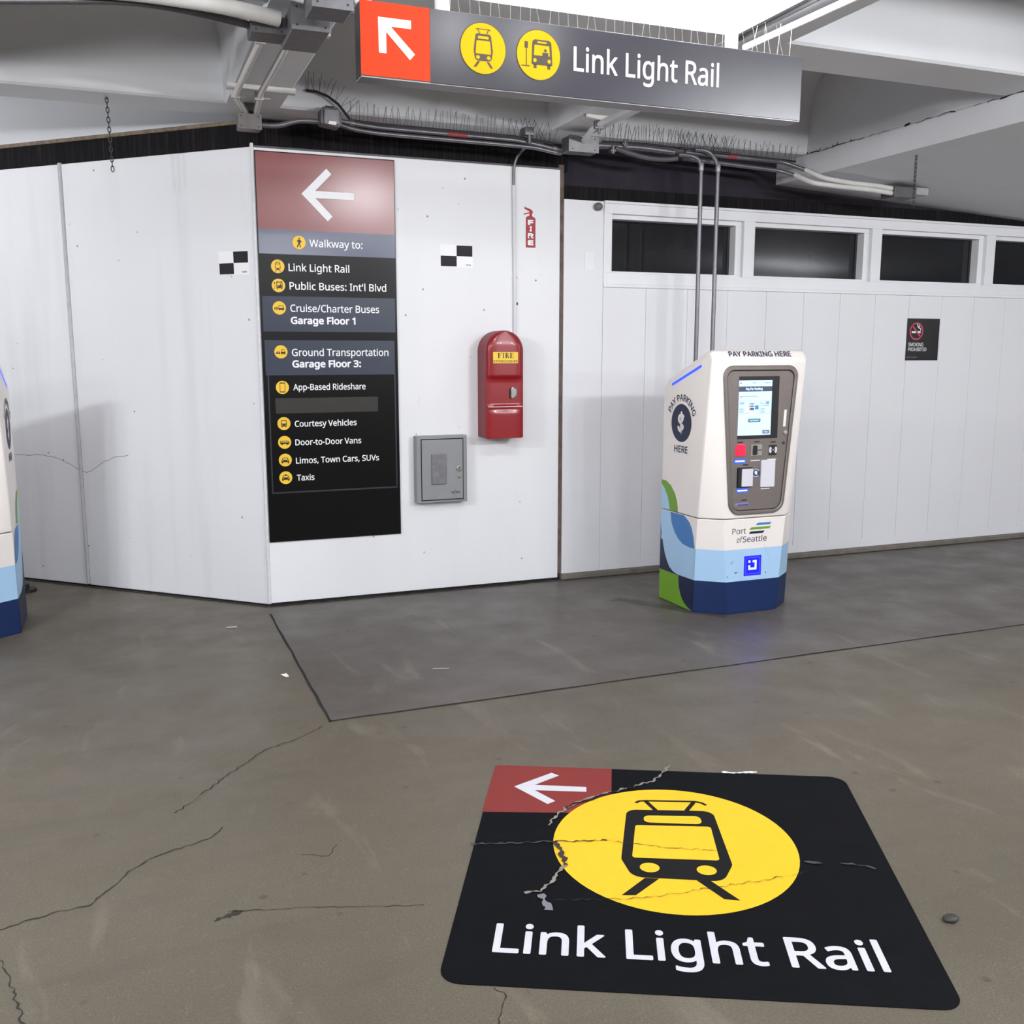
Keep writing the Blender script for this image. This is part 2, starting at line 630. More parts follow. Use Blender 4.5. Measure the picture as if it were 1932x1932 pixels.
        Y([(-.52, .0), (-.30, .0), (-.24, -.1), (-.58, -.1)]); K(disc_loop(-.6, -.28, .07, n=10)); K(disc_loop(-.24, -.28, .07, n=10))
        K(round_poly([(.02, .36), (.62, .36), (.68, -.30), (.02, -.30)], .05)); Y(rrect(.10, .60, .02, .28, .03)); K(rect(.06, .18, -.4, -.28)); K(rect(.50, .62, -.4, -.28))


def arrow_left(x0, x1, yc, head, w):
    """left-pointing arrow: tip at x0, shaft to x1, head half height, stroke width w"""
    d = w * sqrt(2)
    k = d / 2
    hx = x0 + head
    return [(x0, yc), (hx, yc + head), (hx + k, yc + head - k), (x0 + d + (head - k) - (head - k - w / 2), yc + w / 2) if False else (x0 + d + w / 2, yc + w / 2),
            (x1, yc + w / 2), (x1, yc - w / 2), (x0 + d + w / 2, yc - w / 2), (hx + k, yc - head + k), (hx, yc - head)]


# ================================================================== STRUCTURE
YA, YC = 6.27, 6.30
# floor ---------------------------------------------------------------
bm = NBM()
box(bm, -14, 16, -14, 16, -0.2, 0.0)
floor = tag(obj('floor', bm, M_FLOOR), kind='structure')


def ribbon(name, pts, w, m, parent, z=0.0012, jit=0.25, sub=1, wob=0.0, rng=None):
    rng = rng or random.Random(len(pts) * 13 + int(pts[0][0] * 100))
    P = [Vector((p[0], p[1])) for p in pts]
    Q = [P[0]]
    for a, b in zip(P, P[1:]):
        nn = max(1, int((b - a).length / sub))
        t = (b - a).normalized()
        nv = Vector((-t.y, t.x))
        for k in range(1, nn + 1):
            q = a.lerp(b, k / nn)
            if k < nn: q = q + nv * rng.uniform(-wob, wob)
            Q.append(q)
    bm = NBM()
    prev = None
    for i, q in enumerate(Q):
        t = (Q[min(i + 1, len(Q) - 1)] - Q[max(i - 1, 0)]).normalized()
        nv = Vector((-t.y, t.x))
        ww = w * (1 + rng.uniform(-jit, jit)) / 2
        a, b = bm.verts.new((q.x + nv.x * ww, q.y + nv.y * ww, z)), bm.verts.new((q.x - nv.x * ww, q.y - nv.y * ww, z))
        if prev: bm.faces.new((prev[0], a, b, prev[1]))
        prev = (a, b)
    o = obj(name, bm, m, parent)
    return o


ribbon('expansion_joint', [(0.766, 4.12), (0.776, 6.07)], 0.014, M_GAP, floor, sub=0.12, wob=0.004)
ribbon('expansion_joint', [(0.766, 4.132), (2.454, 4.149), (4.941, 4.165), (9.0, 4.19)], 0.015, M_GAP, floor, sub=0.15, wob=0.003)
ribbon('crack', [(-0.42, 2.89), (-0.276, 2.93), (-0.177, 2.93), (-0.059, 3.106), (0.006, 3.158), (0.192, 3.228), (0.232, 3.292)], 0.0048, M_CRACK, floor, sub=0.018, wob=0.007, jit=0.7)
ribbon('crack', [(0.085, 3.456), (0.225, 3.631), (0.291, 3.721), (0.457, 3.914), (0.596, 3.979), (0.729, 4.087)], 0.0042, M_CRACK, floor, sub=0.018, wob=0.007, jit=0.7)
ribbon('crack', [(-0.40, 2.75), (-0.359, 2.627), (-0.306, 2.40)], 0.0045, M_CRACK, floor, sub=0.014, wob=0.006, jit=0.7)
ribbon('crack', [(0.196, 2.749), (0.444, 2.675), (0.736, 2.572)], 0.0025, M_CRACK, floor, sub=0.02, wob=0.004, jit=0.8)
ribbon('crack', [(0.73, 1.96), (0.78, 2.05), (0.811, 2.096), (0.793, 2.14)], 0.0032, M_CRACK, floor, sub=0.014, wob=0.006, jit=0.8)
ribbon('crack', [(0.45, 3.0), (0.53, 2.96), (0.57, 3.02)], 0.0025, M_CRACK, floor, sub=0.02, wob=0.004, jit=0.8)
ribbon('oil_stain', [(0.155, 2.712), (0.18, 2.722), (0.205, 2.725), (0.235, 2.74)], 0.018, M_CRACK, floor, sub=0.006, wob=0.004, jit=0.8)
ribbon('damp_stain', [(2.95, 5.62), (3.1, 5.42), (3.2, 5.25), (3.4, 5.0)], 0.10, mat('damp_concrete', '#3E3A35', 0.5, var=0.2), floor, sub=0.02, wob=0.006, jit=0.5, z=0.0009)

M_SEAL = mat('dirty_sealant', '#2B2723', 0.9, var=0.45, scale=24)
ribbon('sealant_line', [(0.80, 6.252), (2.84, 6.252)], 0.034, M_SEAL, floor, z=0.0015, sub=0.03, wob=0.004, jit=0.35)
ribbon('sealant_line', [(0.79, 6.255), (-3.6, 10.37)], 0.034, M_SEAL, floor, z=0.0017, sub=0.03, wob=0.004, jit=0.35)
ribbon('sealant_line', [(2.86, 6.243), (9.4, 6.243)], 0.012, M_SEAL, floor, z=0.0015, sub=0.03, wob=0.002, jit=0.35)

# walls ----------------------------------------------------------------
wa = tag(obj('wall_front', bx(0.80, 2.825, YA, YA + 0.2, 0.018, 2.822), M_WALLA, bevel=0.004), kind='structure')
box_bm = bx(0.80, 2.90, YA + 0.045, YA + 0.2, 2.822, 2.995)
obj('dark_upper_band', box_bm, M_BAND, wa)
obj('base_gap', bx(0.81, 2.83, YA + 0.006, YA + 0.19, 0.0, 0.018), M_GAP, wa)
obj('capping_strip', bx(0.80, 2.83, YA + 0.004, YA + 0.05, 2.822, 2.834), mat('capping', '#5B565A', 0.7, var=0.3, scale=20), wa)

# left wall: local frame, x runs towards the corner, y into the wall
RB = atan2(-0.684, 0.7295)
wl = thing('wall_left', None, None, (0.80, YA, 0), RB, kind='structure')
L = 6.0
bmw = NBM()
s1 = -1.50                                                         # the panel joint
box(bmw, s1 + 0.012, 0.0, 0.0, 0.2, 0.012, 2.824)
box(bmw, -L, s1 - 0.012, 0.0, 0.2, 0.012, 2.824)
box(bmw, s1 - 0.012, s1 + 0.012, 0.012, 0.2, 0.012, 2.80)
obj('wall_panel', bmw, M_WALLB, wl, bevel=0.004)
obj('dark_upper_band', bx(-L, 0.02, 0.045, 0.22, 2.824, 2.965), M_BAND, wl)
obj('rusty_ledge', bx(-L, -0.12, 0.03, 0.10, 2.967, 2.99), M_RUST, wl)
obj('base_gap', bx(-L, 0.0, 0.006, 0.2, 0.0, 0.012), M_GAP, wl)
bmc = NBM()
tube(bmc, [(s1 - 0.004, 0.004, 0.02), (s1 - 0.004, 0.004, 2.832)], 0.014, 8)
obj('joint_bead', bmc, mat('joint_bead', '#B5B5BA', 0.6, var=0.15, scale=20), wl, smooth=40)
# hairline crack across the left wall
rng = random.Random(4)
pts = []
for k in range(31):
    t = k / 30
    pts.append((-2.10 + 1.02 * t, 0.905 - 0.10 * math.exp(-((t - .62) / .16) ** 2) + 0.03 * max(0, t - .75) * 4 + rng.uniform(-.006, .006)))
fl = Flat().shape(stroke(pts, 0.004), mat('hairline', '#8A8A90', 0.8))
fl.build('hairline_crack', front(0.0), wl)
# pale fascia above and behind the left wall
prof = [(0.16, 2.90), (0.16, 3.22)] + [(0.16 + 0.35 * (1 - cos(a)), 3.22 + 0.36 * sin(a)) for a in [radians(15 * k) for k in range(1, 7)]] + [(0.7, 3.58), (0.7, 2.90)]
bmf = NBM()
prism(bmf, prof, lambda a, b, d: (d, a, b), -L, -0.10)
obj('fascia', bmf, M_CEIL, wl, smooth=30)
# corner bead between the two walls
tag(obj('trim_1', bx(0.794, 0.812, YA - 0.006, YA + 0.03, 0.015, 2.845), mat('corner_bead', '#D2D2D6', 0.5, var=0.12, scale=30), bevel=0.003), kind='structure')
# weathered post between front and right walls
tag(obj('trim_2', bx(2.829, 2.866, YA + 0.03, YA + 0.12, 0.04, 2.86), M_WOOD), kind='structure')

# right wall: planks under a window band ------------------------------
wr = thing('wall_right', None, None, (2.868, YC, 0), kind='structure')
X0 = 2.868
bmw = NBM()
xe = 9.5
box(bmw, 0, 3.172 - X0 - 0.002, 0, 0.08, 0.035, 2.640)                # end panel without planks
k = 0
while 3.172 + 0.3425 * k < xe:
    a = 3.172 + 0.3425 * k - X0
    box(bmw, a + 0.0012, a + 0.3413, 0.0, 0.05, 0.10, 2.062)
    k += 1
box(bmw, 3.172 - X0 - 0.002, xe - X0, 0.006, 0.08, 0.035, 2.062)      # backing behind the grooves
box(bmw, 3.172 - X0, xe - X0, 0.0, 0.05, 0.035, 0.10)
obj('plank_cladding', bmw, M_PLANK, wr, bevel=0.0015, seg=1)
WX = [3.235 + 1.182 * i for i in range(6)]
WW, WZ0, WZ1 = 1.085, 2.160, 2.562
bmw = NBM()
box(bmw, 3.172 - X0, xe - X0, -0.004, 0.14, 2.085, WZ0)
box(bmw, 3.172 - X0, xe - X0, -0.012, 0.06, 2.062, 2.085)
box(bmw, 3.172 - X0, xe - X0, -0.004, 0.14, WZ1, 2.628)
box(bmw, 3.172 - X0, xe - X0, -0.016, 0.06, 2.628, 2.646)
edges = [3.172] + [v for w in WX for v in (w, w + WW)] + [xe + 1]
for a, b in zip(edges[0::2], edges[1::2]):
    if b > a: box(bmw, a - X0, min(b, xe) - X0, -0.004, 0.14, WZ0, WZ1)
obj('window_casing', bmw, M_TRIM, wr, bevel=0.002, seg=1)
obj('dark_upper_band', bx(-0.045, xe - X0, 0.055, 0.2, 2.646, 3.0), M_BAND2, wr)
obj('dark_ribbed_strip', bx(-0.02, xe - X0, 0.035, 0.056, 2.646, 2.735), M_BAND, wr)
tag(obj('baseboard_right', bx(2.85, xe, YC - 0.05, YC + 0.1, 0.0, 0.036), M_KERB, bevel=0.006), kind='structure')
for i, w in enumerate(WX[:5]):
    win = thing('window_%d' % (i + 1), None, None, (w, YC, WZ0), kind='structure')
    h = WZ1 - WZ0
    bmw = NBM()
    t = 0.032
    box(bmw, 0, WW, 0.03, 0.14, 0, 0.016); box(bmw, 0, WW, 0.03, 0.14, h - t, h)
    box(bmw, 0, 0.012, 0.03, 0.14, 0.016, h - t); box(bmw, WW - 0.05, WW, 0.03, 0.14, 0.016, h - t)
    obj('window_frame', bmw, M_TRIM, win, bevel=0.002, seg=1)
    bmw = NBM()
    box(bmw, 0.012, 0.03, 0.105, 0.13, 0.016, h - t); box(bmw, WW - 0.068, WW - 0.05, 0.105, 0.13, 0.016, h - t)
    obj('gasket', bmw, mat('window_gasket', '#2C2C2E', 0.6), win)
    obj('glass', bx(0.012, WW - 0.05, 0.112, 0.124, 0.016, h - t), M_GLASS, win)

# ceiling: waffle of concrete beams under a slab ------------------------
ceil = tag(obj('ceiling', bx(-14, 16, -14, 16, 3.56, 3.8), M_CEIL), kind='structure')


def beam(name, axis, c0, c1, a0, a1, zb=3.0, zt=3.57, r=0.26, f0=True, f1=True, parent=None):
    """concrete beam with filleted shoulders; axis 'x' or 'y', c0..c1 its width, a0..a1 its length"""
    prof = [(c0 + 0.012, zb), (c1 - 0.012, zb), (c1, zb + 0.012)]
    if f1:
        prof += [(c1 + 0.012 + r * (1 - cos(t)), zt - r + r * sin(t)) for t in [radians(10 * k) for k in range(10)]]
    else: prof += [(c1, zt)]
    if f0:
        prof += [(c0 - 0.012 - r * (1 - cos(t)), zt - r + r * sin(t)) for t in [radians(10 * k) for k in range(9, -1, -1)]]
    else: prof += [(c0, zt)]
    prof += [(c0, zb + 0.012)]
    bm = NBM()
    if axis == 'x': prism(bm, prof, lambda a, b, d: (d, a, b), a0, a1)
    else: prism(bm, prof, lambda a, b, d: (a, d, b), a0, a1)
    return obj(name, bm, M_CEIL, parent, smooth=28)


for y0, y1 in ((6.02, 6.335), (3.96, 4.31), (1.92, 2.27), (-0.12, 0.23), (-2.16, -1.81), (-4.2, -3.85)):
    beam('beam', 'x', y0, y1, -9, 4.75, zb=3.002, parent=ceil)
for x0, x1 in ((0.63, 0.95), (2.62, 2.93), (-1.37, -1.05), (-3.37, -3.05), (-5.37, -5.05)):
    beam('beam', 'y', x0, x1, -8, 6.035, parent=ceil)
for y0, y1 in ((3.96, 4.31), (1.92, 2.27), (-0.12, 0.23)):
    pass
# deep girder at the right, its soffit falling away to the right
GX = 4.62
gz = lambda x: 2.842 - 0.058 * (x - GX)
bmg = NBM()
prism(bmg, [(GX, gz(GX)), (11.0, gz(11.0)), (11.0, 3.57), (GX + 0.03, 3.57), (GX + 0.012, 3.004), (GX, 2.998)], lambda a, b, d: (a, d, b), -8, 6.352)
obj('girder', bmg, M_CEIL, ceil, bevel=0.004)
# cracked joint along the girder side
rng = random.Random(12)
pts = [(y, 3.0 + rng.uniform(-.006, .006)) for y in [6.0 - 0.045 * k for k in range(52)]]
fl = Flat()
for k in range(len(pts) - 1):
    if 12 < k and rng.random() < .3: continue
    w = 0.002 + 0.0035 * abs(rng.gauss(0, 1))
    a, b = pts[k], pts[k + 1]
    fl.shape([(a[0], a[1] - w / 2), (a[0], a[1] + w / 2), (b[0], b[1] + w / 2), (b[0], b[1] - w / 2)], M_CRACK)
    if rng.random() < .22:
        fl.shape([(a[0], a[1]), (a[0] - .012, a[1] + .004), (a[0] - .01, a[1] + rng.uniform(.012, .03)), (a[0] - .004, a[1] + .012)], M_CRACK)
fl.build('crack', lambda a, b, d: (GX - d - 0.001, a, b), ceil)

# ================================================================== DIRECTORY SIGN
DN = lambda h, **k: mat(h, **k)
S_RED = mat('sign_red', '#7C2725', 0.25, var=0.03, spec=0.9)
S_BLUEG = mat('sign_slate', '#444B65', 0.24, var=0.03, spec=0.7)
S_NAVY = mat('sign_navy', '#252D41', 0.4, var=0.05)
S_BLK = mat('sign_black', '#080709', 0.3, var=0.1, spec=0.22)
S_PATCH = mat('sign_patch', '#26241F', 0.6, var=0.1, scale=30)
S_LINE = mat('sign_rule', '#262B36', 0.4)
S_YEL = mat('sign_yellow', '#EBBF32', 0.45, var=0.01)
S_INK = mat('sign_ink', '#17140F', 0.5, var=0.01)

dx, dz = 0.816, 0.418
ds = thing('directory_sign', 'tall black wall sign listing walkway destinations under a red arrow panel', 'sign', (dx, YA - 0.012, dz))
bmd = bx(0, 0.858, 0, 0.0115, 0, 2.386)
obj('panel', bmd, S_BLK, ds, bevel=0.001, seg=1)
fl = Flat()
fl.shape(rect(0.004, 0.854, 2.348 - dz, 2.798 - dz), S_RED)
fl.build('red_header', front(), ds)
fl = Flat()
fl.shape(rect(0.004, 0.854, 2.204 - dz, 2.348 - dz), S_BLUEG)
fl.shape(rect(0.012, 0.846, 1.738 - dz, 1.952 - dz), S_NAVY)
fl.shape(rect(0.016, 0.838, 1.470 - dz, 1.685 - dz), S_NAVY)
for lp in (rect(0.026, 0.034, 0.735 - dz, 1.470 - dz), rect(0.832, 0.840, 0.735 - dz, 1.470 - dz), rect(0.026, 0.840, 0.728 - dz, 0.738 - dz)):
    fl.shape(lp, S_LINE)
fl.shape(rect(0.068, 0.720, 1.233 - dz, 1.328 - dz), S_PATCH)
fl.build('colour_band', front(), ds)
fl = Flat()
ax, az = 1.088 - dx, 2.567 - dz
fl.shape([(ax, az), (1.244 - dx, 2.723 - dz), (1.275 - dx, 2.693 - dz), (1.172 - dx, 2.588 - dz), (1.413 - dx, 2.588 - dz), (1.413 - dx, 2.546 - dz), (1.172 - dx, 2.546 - dz), (1.275 - dx, 2.441 - dz), (1.244 - dx, 2.411 - dz)], M_WHITE, 1)
fl.build('arrow', front(), ds)
ROWS = [('walk', 1.063, 2.277, 'Walkway to:', 1.126, 2.2535, 0.0445, 1.459, .012),
        ('tram', 0.929, 2.130, 'Link Light Rail', 0.994, 2.104, 0.045, 1.371, .012),
        ('busstop', 0.929, 2.016, "Public Buses: Int'l Blvd", 0.996, 1.993, 0.045, 1.606, .012),
        ('people_bus', 0.929, 1.881, 'Cruise/Charter Buses', 0.996, 1.858, 0.045, 1.557, .012),
        (None, 0, 0, 'Garage Floor 1', 0.996, 1.784, 0.045, 1.402, .035),
        ('car_bus', 0.929, 1.614, 'Ground Transportation', 0.996, 1.588, 0.045, 1.612, .012),
        (None, 0, 0, 'Garage Floor 3:', 0.996, 1.517, 0.045, 1.431, .035),
        ('phone', 0.930, 1.395, 'App-Based Rideshare', 0.997, 1.376, 0.0385, 1.457, .016),
        ('bus', 0.931, 1.170, 'Courtesy Vehicles', 0.998, 1.147, 0.0385, 1.393, .016),
        ('van', 0.931, 1.052, 'Door-to-Door Vans', 0.997, 1.030, 0.0385, 1.420, .016),
        ('car', 0.931, 0.940, 'Limos, Town Cars, SUVs', 0.997, 0.914, 0.0385, 1.535, .016),
        ('taxi', 0.930, 0.828, 'Taxis', 0.999, 0.805, 0.0385, 1.111, .016)]
for kind, ix, iz, body, tx, tz, cap, x2, bold in ROWS:
    if kind:
        fl = Flat()
        pict(fl, kind, ix - dx, iz - dz, 0.0405, S_YEL, S_INK, n=32)
        fl.build('pictogram', front(), ds)
    fl = Flat()
    fl.text(body, tx - dx, tz - dz, cap, M_WHITE, 1, width=x2 - tx, bold=bold)
    fl.build('lettering', front(), ds)

# ================================================================== HANGING SIGN
hs = thing('hanging_sign', 'long dark hanging sign with orange arrow square pointing to light rail', 'sign', (0.776, 3.3, 2.487))
W, Hh = 1.724, 0.234
H_FACE = mat('hanging_sign_face', '#2F2D35', 0.28, 0.0, var=0.10, scale=5)
H_BLK = mat('hanging_sign_edge', '#0F0E10', 0.35)
H_BOT = mat('hanging_sign_bottom', '#8C8A8C', 0.45, 0.4, var=0.08)
bmh = NBM()
box(bmh, 0.003, W, 0.002, 0.075, 0.004, Hh - 0.003)
obj('cabinet', bmh, H_BLK, hs)
obj('front_face', bx(0.236, W, 0.0, 0.0035, 0.003, Hh), H_FACE, hs, bevel=0.0008, seg=1)
obj('bottom_cover', bx(0.004, W, 0.003, 0.078, 0.0, 0.0045), H_BOT, hs)
fl = Flat()
fl.shape(rect(0.003, 0.236, 0.006, Hh), mat('arrow_orange', '#D23E1C', 0.6, var=0.02, spec=0.15))
fl.build('orange_square', front(0.0018), hs)
fl = Flat()
oz, ox = -2.487, -0.776
fl.shape([(ox + a, oz + b) for a, b in ((0.838, 2.675), (0.948, 2.675), (0.948, 2.649), (0.880, 2.649), (0.960, 2.572), (0.943, 2.553), (0.864, 2.632), (0.864, 2.566), (0.839, 2.566))], M_WHITE, 1)
fl.build('arrow', front(0.0012), hs)
H_YEL = mat('bright_yellow', '#DBA803', 0.6, var=0.01, spec=0.15)
H_INK = mat('pictogram_ink', '#3B2E18', 0.5)
for kind, cx in (('tram', 1.198), ('busstop', 1.401)):
    fl = Flat()
    pict(fl, kind, cx + ox, 2.6155 + oz, 0.0805, H_YEL, H_INK)
    fl.build('pictogram', front(), hs)
fl = Flat()
fl.text('Link Light Rail', 1.534 + ox, 2.578 + oz, 0.0805, M_WHITE, 1, width=0.594, bold=.009)
fl.build('lettering', front(), hs)
for px in (1.068, 2.205):
    bmh = NBM()
    tube(bmh, [(px + ox, 0.04, Hh - 0.004), (px + ox, 0.04, 3.565 - 2.487)], 0.025, 16)
    obj('support_pole', bmh, mat('white_pole', '#DCDADA', 0.4, var=0.04), hs, smooth=40)


def spikes(bm, pts, step, hgt, r=0.0012, splay=(0.0, 0.02), fan=0.16, rng=None, base=True):
    """wires standing along a polyline"""
    rng = rng or random.Random(3)
    P = [Vector(p) for p in pts]
    for a, b in zip(P, P[1:]):
        n = max(1, int((b - a).length / step))
        t = (b - a).normalized()
        for k in range(n):
            p = a.lerp(b, (k + .5) / n)
            lean = fan * (1 if k % 2 else -1) * rng.uniform(.5, 1.1)
            q = p + Vector((t.x * lean * hgt, t.y * lean * hgt + rng.uniform(*splay), hgt * rng.uniform(.85, 1.08)))
            tube(bm, [p, q], r, 4)
        if base:
            tube(bm, [a, b], 0.006, 6)


bmh = NBM()
spikes(bmh, [(0.26, 0.03, Hh + 0.004), (1.06, 0.03, Hh + 0.004)], 0.036, 0.115, splay=(-.03, .03), fan=.12, r=.0008)
spikes(bmh, [(1.06, 0.03, Hh + 0.004), (1.40, 0.03, Hh + 0.004)], 0.034, 0.115, splay=(-.03, .03), fan=.12, r=.0008)
spikes(bmh, [(1.47, 0.03, Hh + 0.004), (1.70, 0.03, Hh + 0.004)], 0.028, 0.115, splay=(-.03, .03), fan=.28, r=.0008)
obj('bird_spikes', bmh, mat('spike_pale', '#A9A49C', 0.4, 0.5), hs)

# ================================================================== FLOOR DECAL
fd = thing('floor_sign_decal', 'large black light rail decal with yellow tram circle stuck on the concrete floor', 'floor sign', (1.564, 2.521, 0), radians(-26.4))
G_BLK = mat('decal_black', '#090A0E', 0.8, var=0.22, scale=12, bump=0.1, spec=0.1)
G_RED = mat('decal_red', '#741F1A', 0.6, var=0.05, scale=20)
G_YEL = mat('decal_yellow', '#DDB112', 0.55, var=0.03, scale=25)
G_WHT = mat('decal_white', '#C4C4CA', 0.6, var=0.03, scale=25)
G_INK = mat('decal_ink', '#0D0C0D', 0.7, var=0.1, spec=0.2)
bmf = NBM()
prism(bmf, round_poly([(-0.668, -0.678), (0.650, -0.678), (0.682, 0.682), (-0.655, 0.682)], [.06, .06, .06, .02]), lambda a, b, d: (a, b, d), 0.0005, 0.0022)
obj('sheet', bmf, G_BLK, fd)
fl = Flat()
fl.shape(round_poly([(-0.662, 0.280), (-0.207, 0.305), (-0.200, 0.682), (-0.655, 0.682)], [0, 0, 0, .02]), G_RED)
fl.build('red_square', ground(0.0022), fd, base=0.0003)
fl = Flat()
fl.shape([(-0.566, 0.493), (-0.432, 0.625), (-0.402, 0.603), (-0.489, 0.513), (-0.297, 0.510), (-0.296, 0.470), (-0.486, 0.467), (-0.407, 0.385), (-0.434, 0.358)], G_WHT, 1)
fl.build('arrow', ground(0.0022), fd, base=0.0003)
fl = Flat()
cx, cy = -0.004, 0.098
fl.shape(disc_loop(cx, cy, 0.398, 0.413, 72), G_YEL, 1)
K = lambda lp: fl.shape(lp, G_INK, 2)
Yl = lambda lp: fl.shape(lp, G_YEL, 3)
K(round_poly([(-0.152, 0.338), (0.150, 0.350), (0.170, -0.02), (0.130, -0.122), (-0.148, -0.118), (-0.180, -0.01)], [.04, .04, .05, .05, .05, .05]))
Yl(round_poly([(-0.094, 0.296), (0.100, 0.306), (0.105, 0.246), (-0.096, 0.244)], .022))
Yl(round_poly([(-0.126, 0.222), (0.130, 0.231), (0.133, 0.004), (-0.145, 0.0)], .012))
Yl(disc_loop(-0.092, -0.058, 0.031, 0.029, 24)); Yl(disc_loop(0.085, -0.060, 0.031, 0.029, 24))
K([(-0.110, -0.121), (-0.066, -0.121), (-0.142, -0.222), (-0.184, -0.225)])
K([(0.048, -0.122), (0.090, -0.120), (0.166, -0.225), (0.119, -0.222)])
K(stroke([(-0.118, 0.393), (-0.105, 0.408), (-0.08, 0.413), (0.095, 0.421), (0.118, 0.412), (0.133, 0.394)], .012))
K(stroke([(-0.082, 0.41), (-0.050, 0.34)], .016)); K(stroke([(0.090, 0.415), (0.058, 0.345)], .016))
fl.build('tram_pictogram', ground(0.0022), fd, base=0.0003)
fl = Flat()
fl.text('Link Light Rail', -0.541, -0.538, 0.137, G_WHT, 1, width=1.052, bold=.014)
fl.build('lettering', ground(0.0022), fd, base=0.0003)


def decal_crack(pts, w, m, seed, z=0.0056):
    c, s_ = cos(radians(26.4)), sin(radians(26.4))
    loc = []
    for X, Y in pts:
        a, b = X - 1.564, Y - 2.521
        loc.append((a * c - b * s_, a * s_ + b * c))
    return ribbon('crack', loc, w, m, fd, z=z, sub=0.012, wob=0.007, jit=0.85, rng=random.Random(seed))


decal_crack([(1.915, 3.16), (1.897, 3.148), (1.788, 3.062), (1.653, 3.041), (1.500, 3.02), (1.388, 2.984), (1.30, 2.92), (1.271, 2.881)], 0.008, M_CRACKL, 1)
decal_crack([(1.70, 3.045), (1.58, 3.03), (1.45, 3.0), (1.38, 2.98)], 0.007, G_INK, 2, z=0.006)
decal_crack([(1.246, 2.772), (1.239, 2.699), (1.217, 2.619)], 0.013, M_CRACK, 3, z=0.006)
decal_crack([(1.217, 2.619), (1.162, 2.572), (1.081, 2.506), (1.033, 2.516)], 0.008, M_CRACKL, 4)
decal_crack([(1.075, 2.493), (1.068, 2.45), (1.063, 2.406)], 0.016, mat('torn_edge', '#6E6D74', 0.8), 5)
decal_crack([(1.246, 2.772), (1.36, 2.73), (1.41, 2.715)], 0.0045, M_CRACK, 6, z=0.006)
decal_crack([(0.98, 2.86), (1.10, 2.82), (1.235, 2.775)], 0.007, mat('scratch', '#3A3A40', 0.8), 7)
decal_crack([(1.40, 2.72), (1.60, 2.58), (1.75, 2.50)], 0.0022, M_CRACK, 8, z=0.0062)
decal_crack([(1.10, 2.45), (1.35, 2.36), (1.60, 2.33), (1.90, 2.30)], 0.002, M_CRACK, 9, z=0.0062)
decal_crack([(1.93, 2.36), (1.975, 2.33)], 0.010, mat('scratch', '#55555C', 0.8), 10)
decal_crack([(2.03, 2.31), (2.10, 2.26), (2.11, 2.24)], 0.007, mat('scratch', '#55555C', 0.8), 11)
ribbon('chipped_edge', [(0.225, 0.686), (0.28, 0.686), (0.315, 0.692), (0.36, 0.70)], 0.012, M_PAPER, fd, z=0.003, sub=0.01, wob=.003, jit=.7)

# ================================================================== PAY STATION
K_CRM = mat('kiosk_cream', '#E9E2DE', 0.42, var=0.02, scale=3)
K_LB = mat('kiosk_light_blue', '#A5C8E8', 0.42, var=0.02)
K_NAVY = mat('kiosk_navy', '#0A2452', 0.4, var=0.04)
K_DN = mat('kiosk_dark_navy', '#101B3E', 0.4, var=0.04)
K_BLUE = mat('kiosk_mid_blue', '#3674B6', 0.42, var=0.02)
K_GRN = mat('kiosk_green', '#6B9A25', 0.42, var=0.03)
K_TXT = mat('kiosk_text_navy', '#1C2543', 0.5)
K_STEEL = mat('kiosk_steel', '#857D78', 0.38, 0.55, var=0.06, scale=40)
K_STEELD = mat('kiosk_steel_panel', '#7D7470', 0.45, 0.45, var=0.06, scale=60)
K_SCR = mat('kiosk_display_glow', '#B9D6F5', 0.5, emit=0.62)
K_SCRD = mat('kiosk_display_bar', '#4A4E5C', 0.3, emit=0.35)
K_SCRT = mat('kiosk_display_text', '#5C6678', 0.3, emit=0.3)
K_LED = mat('kiosk_blue_led', '#2448FF', 0.4, emit=1.3)
K_LEDW = mat('kiosk_white_led', '#CFE4FF', 0.4, emit=1.6)
K_LEDB = mat('kiosk_blue_halo', '#2A50F0', 0.4, emit=0.9)
K_RED = mat('kiosk_red_light', '#FF1A3C', 0.4, emit=0.9)
K_SQ = mat('kiosk_square_blue', '#0606DA', 0.4, emit=7)
K_SQ2 = mat('kiosk_square_pale', '#A9B4FF', 0.4, emit=1.1)
K_SQ3 = mat('kiosk_square_mid', '#2226FF', 0.4, emit=5.0)
HW, YF, YR = 0.3475, -0.275, 0.270


def stripes_mat():
    n = NB('kiosk_striped_base')
    x, y, z = n.xyz()
    nav = n.math('LESS_THAN', z, 0.207)
    lb = n.math('LESS_THAN', z, 0.408)
    col = n.mix(lb, lin('#E9E2DE'), lin('#A5C8E8'))
    col = n.mix(nav, col, lin('#0A2452'))
    n.link(col, n.b.inputs['Base Color'])
    n.b.inputs['Roughness'].default_value = 0.4
    return n.m


K_BASE = stripes_mat()


def hull(name, pts, m, parent, bevel):
    bm = NBM()
    for p in pts: bm.verts.new(p)
    r = bmesh.ops.convex_hull(bm, input=bm.verts)
    junk = [v for v in bm.verts if not v.link_faces]
    bmesh.ops.delete(bm, geom=junk, context='VERTS')
    bmesh.ops.dissolve_limit(bm, angle_limit=radians(1.5), verts=bm.verts, edges=bm.edges)
    return obj(name, bm, m, parent, smooth=22, bevel=bevel, seg=3)


